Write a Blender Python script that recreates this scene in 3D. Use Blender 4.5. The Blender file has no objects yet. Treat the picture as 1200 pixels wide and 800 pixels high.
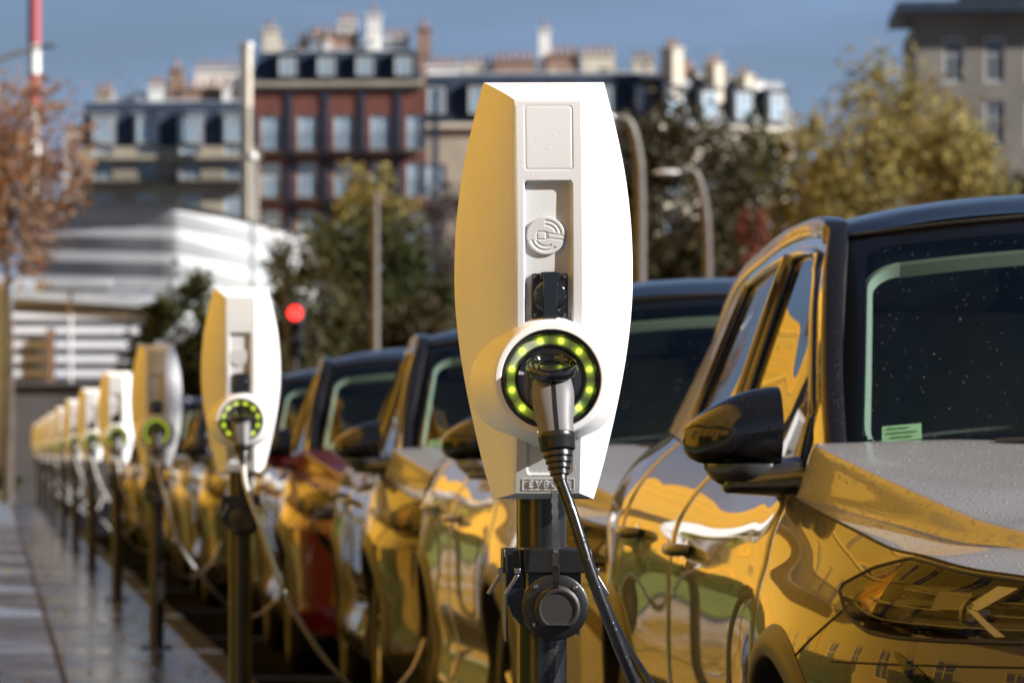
import bpy, bmesh, math, random
import numpy as np
from mathutils import Vector, Matrix

random.seed(7)
RNG = np.random.default_rng(7)
R = math.radians
C = bpy.context.scene.collection
scene = bpy.context.scene

# ------------------------------------------------------------------ camera, sky, sun, exposure
CAM_Z = 0.96
cam_data = bpy.data.cameras.new("camera")
cam = bpy.data.objects.new("camera", cam_data)
C.objects.link(cam)
cam.location = (0, 0, CAM_Z)
cam.rotation_euler = (R(90), 0, 0)
cam_data.sensor_width = 36
cam_data.lens = 168
cam_data.shift_x = 0.504
cam_data.shift_y = 0.109
cam_data.clip_start = 0.1
cam_data.clip_end = 5000
cam_data.dof.use_dof = True
cam_data.dof.focus_distance = 7.05
cam_data.dof.aperture_fstop = 10.5
cam_data.dof.aperture_blades = 9
scene.camera = cam

SUN_AZ, SUN_EL = 66.0, 30.0       # degrees from the view's back direction towards the right, and elevation
to_sun = Vector((math.cos(R(SUN_EL)) * math.sin(R(SUN_AZ)), -math.cos(R(SUN_EL)) * math.cos(R(SUN_AZ)), math.sin(R(SUN_EL))))
sun_data = bpy.data.lights.new("sun", 'SUN')
sun_data.energy = 5.0
sun_data.angle = R(0.5)
sun_data.color = (1.0, 0.965, 0.915)
sun = bpy.data.objects.new("sun", sun_data)
sun.rotation_euler = to_sun.to_track_quat('Z', 'Y').to_euler()
sun.location = (20, -10, 20)
C.objects.link(sun)

world = bpy.data.worlds.new("World")
scene.world = world
world.use_nodes = True
wn, wl = world.node_tree.nodes, world.node_tree.links
wn.clear()
w_out = wn.new("ShaderNodeOutputWorld")
w_bg = wn.new("ShaderNodeBackground")
w_bg.inputs["Strength"].default_value = 0.085
w_sky = wn.new("ShaderNodeTexSky")
w_sky.sky_type = 'NISHITA'
w_sky.sun_disc = False
w_sky.sun_elevation = R(SUN_EL)
w_sky.sun_rotation = math.atan2(to_sun.x, to_sun.y)
w_sky.altitude = 100
w_sky.air_density = 1.0
w_sky.dust_density = 0.3
w_sky.ozone_density = 3.0
# a bank of slate coloured rain cloud, broken by noise
w_tc = wn.new("ShaderNodeTexCoord")
w_map = wn.new("ShaderNodeMapping")
w_map.inputs["Scale"].default_value = (5, 5, 26)
w_noise = wn.new("ShaderNodeTexNoise")
w_noise.inputs["Scale"].default_value = 1.6
w_noise.inputs["Detail"].default_value = 5
w_ramp = wn.new("ShaderNodeValToRGB")
w_ramp.color_ramp.elements[0].position = 0.32
w_ramp.color_ramp.elements[0].color = (0.86, 0.86, 0.86, 1)
w_ramp.color_ramp.elements[1].position = 0.72
w_ramp.color_ramp.elements[1].color = (0.97, 0.97, 0.97, 1)
w_mix = wn.new("ShaderNodeMix")
w_mix.data_type = 'RGBA'
CLOUD_COL = (1.22, 1.80, 2.95, 1)          # lit rain cloud low over the roofs
DECK_COL = (0.34, 0.52, 0.95, 1)         # the dark deck overhead
w_sep = wn.new("ShaderNodeSeparateXYZ")
w_el = wn.new("ShaderNodeMapRange")
w_el.interpolation_type = 'SMOOTHSTEP'
w_el.inputs["From Min"].default_value = 0.05
w_el.inputs["From Max"].default_value = 0.38
w_deck = wn.new("ShaderNodeMix")
w_deck.data_type = 'RGBA'
w_deck.inputs["A"].default_value = CLOUD_COL
w_deck.inputs["B"].default_value = DECK_COL
w_patch = wn.new("ShaderNodeMapRange")   # patches of lighter and darker cloud
w_patch.inputs["From Min"].default_value = 0.3
w_patch.inputs["From Max"].default_value = 0.7
w_patch.inputs["To Min"].default_value = 0.60
w_patch.inputs["To Max"].default_value = 1.2
w_mul = wn.new("ShaderNodeMix")
w_mul.data_type = 'RGBA'
w_mul.blend_type = 'MULTIPLY'
w_mul.inputs["Factor"].default_value = 1.0
wl.new(w_tc.outputs["Generated"], w_sep.inputs["Vector"])
wl.new(w_sep.outputs["Z"], w_el.inputs["Value"])
wl.new(w_el.outputs["Result"], w_deck.inputs["Factor"])
wl.new(w_noise.outputs["Fac"], w_patch.inputs["Value"])
wl.new(w_deck.outputs["Result"], w_mul.inputs["A"])
wl.new(w_patch.outputs["Result"], w_mul.inputs["B"])
wl.new(w_mul.outputs["Result"], w_mix.inputs["B"])
wl.new(w_tc.outputs["Generated"], w_map.inputs["Vector"])
wl.new(w_map.outputs["Vector"], w_noise.inputs["Vector"])
wl.new(w_noise.outputs["Fac"], w_ramp.inputs["Fac"])
wl.new(w_ramp.outputs["Color"], w_mix.inputs["Factor"])
wl.new(w_sky.outputs["Color"], w_mix.inputs["A"])
wl.new(w_mix.outputs["Result"], w_bg.inputs["Color"])
wl.new(w_bg.outputs["Background"], w_out.inputs["Surface"])

scene.view_settings.view_transform = 'Standard'
scene.view_settings.look = 'None'
scene.view_settings.gamma = 1
scene.view_settings.exposure = 0.98
scene.view_settings.use_curve_mapping = False
scene.render.engine = 'CYCLES'
scene.cycles.max_bounces = 8
scene.cycles.diffuse_bounces = 4
scene.cycles.glossy_bounces = 5
scene.cycles.transparent_max_bounces = 12
scene.cycles.caustics_reflective = False
scene.cycles.caustics_refractive = False
scene.cycles.use_denoising = True
scene.cycles.sample_clamp_indirect = 6.0

F_PX = 5600.0
def at(px, py, d):
    """photo pixel (1200 x 800) at a real distance d along the street -> point in metres"""
    return Vector(((px + 5) / F_PX * d, d, CAM_Z - (py - 531) / F_PX * d))

# ------------------------------------------------------------------ materials
def _nodes(m):
    m.use_nodes = True
    return m.node_tree.nodes, m.node_tree.links, m.node_tree.nodes["Principled BSDF"]

def mat(name, col, rough=0.5, metal=0.0, coat=0.0, coat_rough=0.03, var=0.12, nscale=6.0, bump=0.0, bscale=60.0,
        rvar=0.0, spec=0.5, drops=0.0, dscale=110.0, dmin=0.12, col2=None, trans=0.0, ior=1.5):
    m = bpy.data.materials.new(name)
    n, l, p = _nodes(m)
    p.inputs["Roughness"].default_value = rough
    p.inputs["Metallic"].default_value = metal
    p.inputs["Coat Weight"].default_value = coat
    p.inputs["Coat Roughness"].default_value = coat_rough
    p.inputs["Specular IOR Level"].default_value = spec
    p.inputs["IOR"].default_value = ior
    p.inputs["Transmission Weight"].default_value = trans
    tc = n.new("ShaderNodeTexCoord")
    nz = n.new("ShaderNodeTexNoise")
    nz.inputs["Scale"].default_value = nscale
    nz.inputs["Detail"].default_value = 6
    l.new(tc.outputs["Object"], nz.inputs["Vector"])
    rp = n.new("ShaderNodeValToRGB")
    rp.color_ramp.elements[0].position = 0.3
    rp.color_ramp.elements[1].position = 0.7
    a = [max(0, c * (1 - var)) for c in col]
    b = [min(1, c * (1 + var)) for c in (col2 or col)]
    rp.color_ramp.elements[0].color = (*a, 1)
    rp.color_ramp.elements[1].color = (*b, 1)
    l.new(nz.outputs["Fac"], rp.inputs["Fac"])
    l.new(rp.outputs["Color"], p.inputs["Base Color"])
    if rvar:
        mr = n.new("ShaderNodeMapRange")
        mr.inputs["To Min"].default_value = max(0.02, rough - rvar)
        mr.inputs["To Max"].default_value = min(1, rough + rvar)
        nz2 = n.new("ShaderNodeTexNoise")
        nz2.inputs["Scale"].default_value = nscale * 2.3
        nz2.inputs["Detail"].default_value = 5
        l.new(tc.outputs["Object"], nz2.inputs["Vector"])
        mr.inputs["From Min"].default_value = 0.3
        mr.inputs["From Max"].default_value = 0.7
        l.new(nz2.outputs["Fac"], mr.inputs["Value"])
        l.new(mr.outputs["Result"], p.inputs["Roughness"])
    last = None
    if bump:
        bn = n.new("ShaderNodeTexNoise")
        bn.inputs["Scale"].default_value = bscale
        bn.inputs["Detail"].default_value = 6
        l.new(tc.outputs["Object"], bn.inputs["Vector"])
        bp = n.new("ShaderNodeBump")
        bp.inputs["Strength"].default_value = bump
        bp.inputs["Distance"].default_value = 0.01
        l.new(bn.outputs["Fac"], bp.inputs["Height"])
        last = bp
    if drops:
        # rain drops: little domes scattered at random over the surface
        vo = n.new("ShaderNodeTexVoronoi")
        vo.inputs["Scale"].default_value = dscale
        vo.inputs["Randomness"].default_value = 1.0
        l.new(tc.outputs["Object"], vo.inputs["Vector"])
        sep = n.new("ShaderNodeSeparateColor")
        l.new(vo.outputs["Color"], sep.inputs["Color"])
        rad = n.new("ShaderNodeMapRange")          # drop radius differs per cell, many cells hold none
        rad.inputs["From Min"].default_value = dmin
        rad.inputs["From Max"].default_value = 1.0
        rad.inputs["To Min"].default_value = 0.0
        rad.inputs["To Max"].default_value = 0.42
        l.new(sep.outputs["Red"], rad.inputs["Value"])
        sub = n.new("ShaderNodeMath"); sub.operation = 'SUBTRACT'
        l.new(rad.outputs["Result"], sub.inputs[0])
        l.new(vo.outputs["Distance"], sub.inputs[1])
        mx = n.new("ShaderNodeMath"); mx.operation = 'MAXIMUM'
        l.new(sub.outputs["Value"], mx.inputs[0]); mx.inputs[1].default_value = 0.0
        sq = n.new("ShaderNodeMath"); sq.operation = 'SQRT'
        l.new(mx.outputs["Value"], sq.inputs[0])
        bp2 = n.new("ShaderNodeBump")
        bp2.inputs["Strength"].default_value = drops
        bp2.inputs["Distance"].default_value = 0.004
        l.new(sq.outputs["Value"], bp2.inputs["Height"])
        if last: l.new(last.outputs["Normal"], bp2.inputs["Normal"])
        last = bp2
    if last:
        l.new(last.outputs["Normal"], p.inputs["Normal"])
        if coat: l.new(last.outputs["Normal"], p.inputs["Coat Normal"])
    return m

def emit(name, col, strength):
    m = bpy.data.materials.new(name)
    n, l, p = _nodes(m)
    p.inputs["Base Color"].default_value = (*[c * 0.5 for c in col], 1)
    p.inputs["Emission Color"].default_value = (*col, 1)
    p.inputs["Emission Strength"].default_value = strength
    return m

def glass(name, tint, rough=0.0, ior=1.5, drops=False, dscale=60.0):
    """thin sheet of tinted glass: see-through tint under a Fresnel reflection"""
    m = bpy.data.materials.new(name)
    m.use_nodes = True
    n, l = m.node_tree.nodes, m.node_tree.links
    n.clear()
    o = n.new("ShaderNodeOutputMaterial")
    t = n.new("ShaderNodeBsdfTransparent"); t.inputs["Color"].default_value = (*tint, 1)
    g = n.new("ShaderNodeBsdfGlossy"); g.inputs["Roughness"].default_value = rough
    fr = n.new("ShaderNodeFresnel")
    ge = n.new("ShaderNodeNewGeometry")          # same reflection seen from either side of the sheet
    ma = n.new("ShaderNodeMath"); ma.operation = 'MULTIPLY_ADD'
    ma.inputs[1].default_value = 1 / ior - ior; ma.inputs[2].default_value = ior
    l.new(ge.outputs["Backfacing"], ma.inputs[0]); l.new(ma.outputs["Value"], fr.inputs["IOR"])
    mx = n.new("ShaderNodeMixShader")
    l.new(fr.outputs["Fac"], mx.inputs["Fac"])
    l.new(t.outputs["BSDF"], mx.inputs[1]); l.new(g.outputs["BSDF"], mx.inputs[2])
    final = mx
    if drops:
        tc = n.new("ShaderNodeTexCoord")
        vo = n.new("ShaderNodeTexVoronoi"); vo.inputs["Scale"].default_value = dscale
        l.new(tc.outputs["Object"], vo.inputs["Vector"])
        sep = n.new("ShaderNodeSeparateColor"); l.new(vo.outputs["Color"], sep.inputs["Color"])
        rad = n.new("ShaderNodeMapRange")
        rad.inputs["From Min"].default_value = 0.74; rad.inputs["From Max"].default_value = 1.0
        rad.inputs["To Min"].default_value = 0.0; rad.inputs["To Max"].default_value = 0.24
        l.new(sep.outputs["Red"], rad.inputs["Value"])
        sub = n.new("ShaderNodeMath"); sub.operation = 'SUBTRACT'
        l.new(rad.outputs["Result"], sub.inputs[0]); l.new(vo.outputs["Distance"], sub.inputs[1])
        mxx = n.new("ShaderNodeMath"); mxx.operation = 'MAXIMUM'; mxx.inputs[1].default_value = 0
        l.new(sub.outputs["Value"], mxx.inputs[0])
        gt = n.new("ShaderNodeMath"); gt.operation = 'GREATER_THAN'; gt.inputs[1].default_value = 0.001
        l.new(sub.outputs["Value"], gt.inputs[0])
        sq = n.new("ShaderNodeMath"); sq.operation = 'SQRT'; l.new(mxx.outputs["Value"], sq.inputs[0])
        bp = n.new("ShaderNodeBump"); bp.inputs["Strength"].default_value = 1.0; bp.inputs["Distance"].default_value = 0.008
        l.new(sq.outputs["Value"], bp.inputs["Height"])
        drop = n.new("ShaderNodeBsdfPrincipled")
        drop.inputs["Base Color"].default_value = (0.75, 0.8, 0.85, 1)
        drop.inputs["Roughness"].default_value = 0.04
        drop.inputs["Transmission Weight"].default_value = 0.75
        drop.inputs["IOR"].default_value = 1.33
        l.new(bp.outputs["Normal"], drop.inputs["Normal"])
        mx2 = n.new("ShaderNodeMixShader")
        half = n.new("ShaderNodeMath"); half.operation = "MULTIPLY"; half.inputs[1].default_value = 0.5
        l.new(gt.outputs["Value"], half.inputs[0]); l.new(half.outputs["Value"], mx2.inputs["Fac"])
        l.new(mx.outputs["Shader"], mx2.inputs[1]); l.new(drop.outputs["BSDF"], mx2.inputs[2])
        final = mx2
    l.new(final.outputs["Shader"], o.inputs["Surface"])
    return m

def leaf_mat(name, cols, trans=0.35):
    """leaves: each card takes its own tint from a small palette, a little light comes through"""
    m = bpy.data.materials.new(name)
    n, l, p = _nodes(m)
    geo = n.new("ShaderNodeNewGeometry")
    rp = n.new("ShaderNodeValToRGB")
    rp.color_ramp.interpolation = 'LINEAR'
    els = rp.color_ramp.elements
    els[0].position = 0; els[0].color = (*cols[0], 1)
    els[1].position = 1; els[1].color = (*cols[-1], 1)
    for i, c in enumerate(cols[1:-1]):
        e = els.new((i + 1) / (len(cols) - 1)); e.color = (*c, 1)
    l.new(geo.outputs["Random Per Island"], rp.inputs["Fac"])
    l.new(rp.outputs["Color"], p.inputs["Base Color"])
    p.inputs["Roughness"].default_value = 0.7
    p.inputs["Specular IOR Level"].default_value = 0.2
    tr = n.new("ShaderNodeBsdfTranslucent")
    l.new(rp.outputs["Color"], tr.inputs["Color"])
    mx = n.new("ShaderNodeMixShader"); mx.inputs["Fac"].default_value = trans
    out = n["Material Output"]
    l.new(p.outputs["BSDF"], mx.inputs[1]); l.new(tr.outputs["BSDF"], mx.inputs[2])
    l.new(mx.outputs["Shader"], out.inputs["Surface"])
    return m

# ------------------------------------------------------------------ mesh helpers
class MB:
    def __init__(self):
        self.v, self.f, self.mi = [], [], []
    def add(self, verts, faces, mi=0):
        o = len(self.v)
        self.v.extend([tuple(map(float, v)) for v in verts])
        self.f.extend([tuple(i + o for i in f) for f in faces])
        self.mi.extend([mi] * len(faces))
        return self
    def box(self, c, s, mi=0, rot=None):
        cx, cy, cz = c; sx, sy, sz = (k / 2 for k in s)
        vs = [Vector((a * sx, b * sy, d * sz)) for a in (-1, 1) for b in (-1, 1) for d in (-1, 1)]
        if rot is not None: vs = [rot @ v for v in vs]
        vs = [(v.x + cx, v.y + cy, v.z + cz) for v in vs]
        return self.add(vs, [(0, 1, 3, 2), (4, 6, 7, 5), (0, 4, 5, 1), (2, 3, 7, 6), (0, 2, 6, 4), (1, 5, 7, 3)], mi)
    def quad(self, a, b, c, d, mi=0):
        return self.add([a, b, c, d], [(0, 1, 2, 3)], mi)
    def grid(self, rows, mi=0, close=False, flip=False):
        nr, nc = len(rows), len(rows[0])
        vs = [p for r in rows for p in r]
        fs = []
        for i in range(nr - 1):
            for j in range(nc if close else nc - 1):
                k = (j + 1) % nc
                q = (i * nc + j, i * nc + k, (i + 1) * nc + k, (i + 1) * nc + j)
                fs.append(q[::-1] if flip else q)
        return self.add(vs, fs, mi)
    def lathe(self, prof, centre=(0, 0, 0), axis='z', n=24, mi=0, caps=True):
        """prof: list of (radius, height along the axis)"""
        rows = []
        for r, h in prof:
            row = []
            for k in range(n):
                a = 2 * math.pi * k / n
                u, w = r * math.cos(a), r * math.sin(a)
                p = (u, w, h) if axis == 'z' else ((u, h, w) if axis == 'y' else (h, u, w))
                row.append((p[0] + centre[0], p[1] + centre[1], p[2] + centre[2]))
            rows.append(row)
        self.grid(rows, mi, close=True)
        if caps:
            for row in (rows[0], rows[-1]):
                o = len(self.v)
                self.v.extend(row)
                self.f.append(tuple(range(o, o + n))); self.mi.append(mi)
        return self
    def tube(self, pts, rad, n=10, mi=0, caps=True):
        pts = [Vector(p) for p in pts]
        rr = rad if hasattr(rad, '__len__') else [rad] * len(pts)
        up = None; rows = []
        for i, p in enumerate(pts):
            t = (pts[min(i + 1, len(pts) - 1)] - pts[max(i - 1, 0)]).normalized()
            if up is None:
                up = Vector((0, 0, 1)) if abs(t.z) < 0.9 else Vector((1, 0, 0))
            a = t.cross(up)
            if a.length < 1e-4: a = t.orthogonal()
            a.normalize(); b = a.cross(t).normalized(); up = b
            rows.append([p + (a * math.cos(2 * math.pi * k / n) + b * math.sin(2 * math.pi * k / n)) * rr[i] for k in range(n)])
        self.grid(rows, mi, close=True)
        if caps:
            for row in (rows[0], rows[-1]):
                o = len(self.v)
                self.v.extend([tuple(q) for q in row])
                self.f.append(tuple(range(o, o + n))); self.mi.append(mi)
        return self
    def build(self, name, mats, parent=None, smooth=True, angle=35, bevel=0, fix=True, loc=None):
        me = bpy.data.meshes.new(name)
        me.from_pydata(self.v, [], self.f)
        mats = mats if isinstance(mats, (list, tuple)) else [mats]
        for m in mats: me.materials.append(m)
        if len(mats) > 1:
            me.polygons.foreach_set("material_index", self.mi)
        if fix:
            bm = bmesh.new(); bm.from_mesh(me)
            bmesh.ops.recalc_face_normals(bm, faces=bm.faces)
            bm.to_mesh(me); bm.free()
        if smooth:
            me.shade_smooth()
            me.set_sharp_from_angle(angle=R(angle))
        me.update()
        o = bpy.data.objects.new(name, me)
        C.objects.link(o)
        if parent is not None: o.parent = parent
        if loc is not None: o.location = loc
        if bevel:
            b = o.modifiers.new("bevel", 'BEVEL'); b.width = bevel; b.segments = 2; b.limit_method = 'ANGLE'; b.angle_limit = R(40)
        return o

def tag(o, label=None, cat=None, group=None, kind=None):
    if label: o["label"] = label
    if cat: o["category"] = cat
    if group: o["group"] = group
    if kind: o["kind"] = kind
    return o

def thing(name, label, cat, loc=(0, 0, 0), rz=0.0, group=None):
    o = bpy.data.objects.new(name, None)
    C.objects.link(o)
    o.empty_display_size = 0.2
    o.location = loc; o.rotation_euler = (0, 0, rz)
    return tag(o, label, cat, group)

def dup(src, parent=None):
    c = src.copy()
    C.objects.link(c)
    if parent is not None: c.parent = parent
    for ch in list(src.children):
        dup(ch, c)
    return c

def swap(o, old, new):
    """give a copied thing's meshes another paint, on the object so the mesh stays shared"""
    for ch in [o] + list(o.children_recursive):
        for s in ch.material_slots:
            if s.material == old:
                s.link = 'OBJECT'; s.material = new

def spl(pts, n):
    """smooth curve through points (Catmull-Rom), n samples"""
    P = np.array(pts, float)
    t = np.concatenate([[0], np.cumsum(np.linalg.norm(np.diff(P, axis=0), axis=1) ** 0.5)])
    Q = np.vstack([2 * P[0] - P[1], P, 2 * P[-1] - P[-2]])
    T = np.concatenate([[t[0] - (t[1] - t[0])], t, [t[-1] + (t[-1] - t[-2])]])
    out = []
    for u in np.linspace(t[0], t[-1], n):
        i = min(max(np.searchsorted(t, u, side='right') - 1, 0), len(P) - 2) + 1
        m1 = (Q[i + 1] - Q[i - 1]) / (T[i + 1] - T[i - 1]); m2 = (Q[i + 2] - Q[i]) / (T[i + 2] - T[i])
        h = T[i + 1] - T[i]; s = (u - T[i]) / h
        out.append((2 * s**3 - 3 * s**2 + 1) * Q[i] + (s**3 - 2 * s**2 + s) * h * m1 + (-2 * s**3 + 3 * s**2) * Q[i + 1] + (s**3 - s**2) * h * m2)
    return np.array(out)

def sstep(a, b, x):
    t = np.clip((x - a) / (b - a), 0, 1)
    return t * t * (3 - 2 * t)
# ------------------------------------------------------------------ ground, street, pavement
M_ASPHALT = mat("wet_asphalt_shadowed", (0.012, 0.0125, 0.015), 0.9, spec=0.0, var=0.3, nscale=1.5, bump=0.4, bscale=180, rvar=0.1)  # near black: the parked cars' shadow is put into the road colour
M_EARTH = mat("ground_grey", (0.09, 0.085, 0.075), 0.8, var=0.3, nscale=0.3)
M_KERB = mat("granite_kerb", (0.055, 0.06, 0.07), 0.8, spec=0.05, var=0.25, nscale=8, bump=0.2, bscale=200, rvar=0.15)
M_MARK = mat("white_marking", (0.4, 0.4, 0.4), 0.5, var=0.1, nscale=10)
M_GUTTER = mat("rusty_drain", (0.08, 0.06, 0.045), 0.5, 0.2, var=0.3, nscale=9)
M_TURF = mat("turf", (0.095, 0.135, 0.02), 0.8, var=0.4, nscale=3, bump=0.6, bscale=60)

def paving(name, col, mortar, sx, sy, rough, rv, dk=.72, ms=.008):
    m = bpy.data.materials.new(name)
    n, l, p = _nodes(m)
    tc = n.new("ShaderNodeTexCoord"); mp = n.new("ShaderNodeMapping")
    mp.inputs["Scale"].default_value = (1, 1, 1)
    l.new(tc.outputs["Object"], mp.inputs["Vector"])
    b = n.new("ShaderNodeTexBrick"); b.inputs["Scale"].default_value = 1
    b.inputs["Brick Width"].default_value = sx; b.inputs["Row Height"].default_value = sy
    b.inputs["Mortar Size"].default_value = ms; b.inputs["Mortar Smooth"].default_value = 0.3
    b.inputs["Color1"].default_value = (*col, 1); b.inputs["Color2"].default_value = (*[c * dk for c in col], 1); b.inputs["Mortar"].default_value = (*mortar, 1)
    l.new(mp.outputs["Vector"], b.inputs["Vector"])
    nz = n.new("ShaderNodeTexNoise"); nz.inputs["Scale"].default_value = 1.3; nz.inputs["Detail"].default_value = 7
    l.new(tc.outputs["Object"], nz.inputs["Vector"])
    mx = n.new("ShaderNodeMix"); mx.data_type = 'RGBA'; mx.blend_type = 'MULTIPLY'; mx.inputs["Factor"].default_value = 0.6
    l.new(b.outputs["Color"], mx.inputs["A"]); l.new(nz.outputs["Color"], mx.inputs["B"])
    l.new(b.outputs["Color"], p.inputs["Base Color"])
    p.inputs["Specular IOR Level"].default_value = 0.38
    mr = n.new("ShaderNodeMapRange"); mr.inputs["From Min"].default_value = .35; mr.inputs["From Max"].default_value = .65
    mr.inputs["To Min"].default_value = max(.05, rough - rv); mr.inputs["To Max"].default_value = rough + rv
    l.new(nz.outputs["Fac"], mr.inputs["Value"]); l.new(mr.outputs["Result"], p.inputs["Roughness"])
    n2 = n.new("ShaderNodeTexNoise"); n2.inputs["Scale"].default_value = 90; n2.inputs["Detail"].default_value = 4
    l.new(tc.outputs["Object"], n2.inputs["Vector"])
    ad = n.new("ShaderNodeMath"); ad.operation = 'MULTIPLY_ADD'; ad.inputs[1].default_value = -1.2
    l.new(b.outputs["Fac"], ad.inputs[0]); l.new(n2.outputs["Fac"], ad.inputs[2])
    bp = n.new("ShaderNodeBump"); bp.inputs["Strength"].default_value = .14; bp.inputs["Distance"].default_value = .006
    l.new(ad.outputs["Value"], bp.inputs["Height"]); l.new(bp.outputs["Normal"], p.inputs["Normal"])
    return m
M_SLAB = paving("wet_granite_slabs", (0.16, 0.20, 0.27), (0.06, 0.06, 0.065), 0.9, 0.6, 0.24, 0.13, .88)
M_PAVE = paving("wet_dark_paving", (0.038, 0.048, 0.072), (0.015, 0.016, 0.02), 0.7, 0.45, 0.17, 0.11)

def sheet(name, x0, x1, y0, y1, z, m):
    o = MB().quad((x0, y0, z), (x1, y0, z), (x1, y1, z), (x0, y1, z)).build(name, m, smooth=False)
    o["kind"] = "structure"; return o
sheet("ground", -1500, 1500, -1500, 3000, -.135, M_EARTH)
sheet("road", 1.10, 14, -30, 140, -.12, M_ASPHALT)
sheet("pavement", -11.2, .275, -30, 97, 0.0, M_SLAB)
sheet("pavement", .305, .96, -30, 97, 0.0, M_PAVE)
sheet("drain_strip", .27, .31, -30, 97, -.012, M_GUTTER)
kb = MB()
for k in range(112):
    kb.box((1.03, -14.5 + k * 1.0, -.061), (.139, .992, .13))
o = kb.build("kerb", M_KERB, bevel=.012); o["kind"] = "structure"
MB().box((-5.13, 33.5, -.08), (12.17, 127, .13)).build("pavement_base", M_EARTH)["kind"] = "structure"


# ------------------------------------------------------------------ building kit
M_OCHRE = paving("ochre_stone", (0.93, 0.475, 0.018), (0.60, 0.31, 0.02), 1.4, 0.5, 0.75, 0.1, .94, .016)
M_OCHRE2 = mat("ochre_stone_trim", (0.90, 0.52, 0.06), 0.7, var=0.08, nscale=2, bump=0.2)
M_WIN = mat("window_pane", (0.03, 0.04, 0.055), 0.08, 0, 0.5, var=0.3, nscale=.6)
M_WINBLUE = mat("curtained_pane", (0.30, 0.42, 0.54), 0.12, 0, 0.5, var=0.4, nscale=1.2)
M_WFRAME = mat("white_window_frame", (0.62, 0.63, 0.62), 0.5, var=0.1)
M_IRON = mat("black_iron", (0.015, 0.015, 0.018), 0.5, var=0.2)
M_BEIGE = mat("dull_beige_stone", (0.36, 0.31, 0.24), 0.8, var=0.15, nscale=.5, bump=.2, bscale=4)
M_CREAM = mat("cream_stone", (0.62, 0.55, 0.44), 0.8, var=0.12, nscale=.5, bump=.2, bscale=4)
M_BRICK = mat("red_brick", (0.155, 0.05, 0.036), 0.85, var=0.25, nscale=1.2, bump=.3, bscale=12)
M_SLATE = mat("blue_slate", (0.022, 0.034, 0.058), 0.5, var=0.25, nscale=1.0, bump=.3, bscale=8)
M_POLEZINC = mat("zinc_aerial", (.25, .25, .26), .5, .4)
M_ZINC = mat("zinc_roof", (0.30, 0.33, 0.37), 0.4, 0.3, var=0.15, nscale=.8)
M_WHITEWALL = mat("white_render", (0.78, 0.76, 0.72), 0.8, var=0.08, nscale=.6)
M_TERRA = mat("terracotta", (0.29, 0.18, 0.13), 0.8, var=0.25, nscale=2)
M_GREYSTONE = mat("grey_stone", (0.20, 0.18, 0.16), 0.8, var=0.16, nscale=.4, bump=.2, bscale=3)

def window_mesh(w, h, blue=True, frame=M_WFRAME):
    m = MB()
    m.box((0, .10, h / 2), (w - .16, .04, h - .16), 1)
    for x in (-w / 2 + .05, w / 2 - .05): m.box((x, .07, h / 2), (.10, .10, h - .002))
    for z in (.05, h - .05): m.box((0, .071, z), (w - .2, .10, .10))
    m.box((0, .068, h / 2), (.07, .08, h - .2)); m.box((0, .0675, h * .62), (w - .21, .075, .06))
    o = m.build("window", [frame, M_WINBLUE if blue else M_WIN], smooth=False)
    me = o.data; bpy.data.objects.remove(o)
    return me

def wall_holes(m, W, z0, z1, holes, y=0.0, reveal=.22):
    """front wall in the plane y with rectangular openings (x0,x1,z0,z1) and their reveals"""
    xs = sorted({0, W, *[h[0] for h in holes], *[h[1] for h in holes]})
    zs = sorted({z0, z1, *[h[2] for h in holes], *[h[3] for h in holes]})
    for i in range(len(xs) - 1):
        for j in range(len(zs) - 1):
            cx, cz = (xs[i] + xs[i + 1]) / 2, (zs[j] + zs[j + 1]) / 2
            if any(h[0] < cx < h[1] and h[2] < cz < h[3] for h in holes): continue
            m.quad((xs[i], y, zs[j]), (xs[i + 1], y, zs[j]), (xs[i + 1], y, zs[j + 1]), (xs[i], y, zs[j + 1]))
    for a, b, c, d in holes:
        r = y + reveal
        m.quad((a, y, c), (a, r, c), (a, r, d), (a, y, d)); m.quad((b, y, c), (b, y, d), (b, r, d), (b, r, c))
        m.quad((a, y, d), (a, r, d), (b, r, d), (b, y, d)); m.quad((a, y, c), (b, y, c), (b, r, c), (a, r, c))

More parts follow.
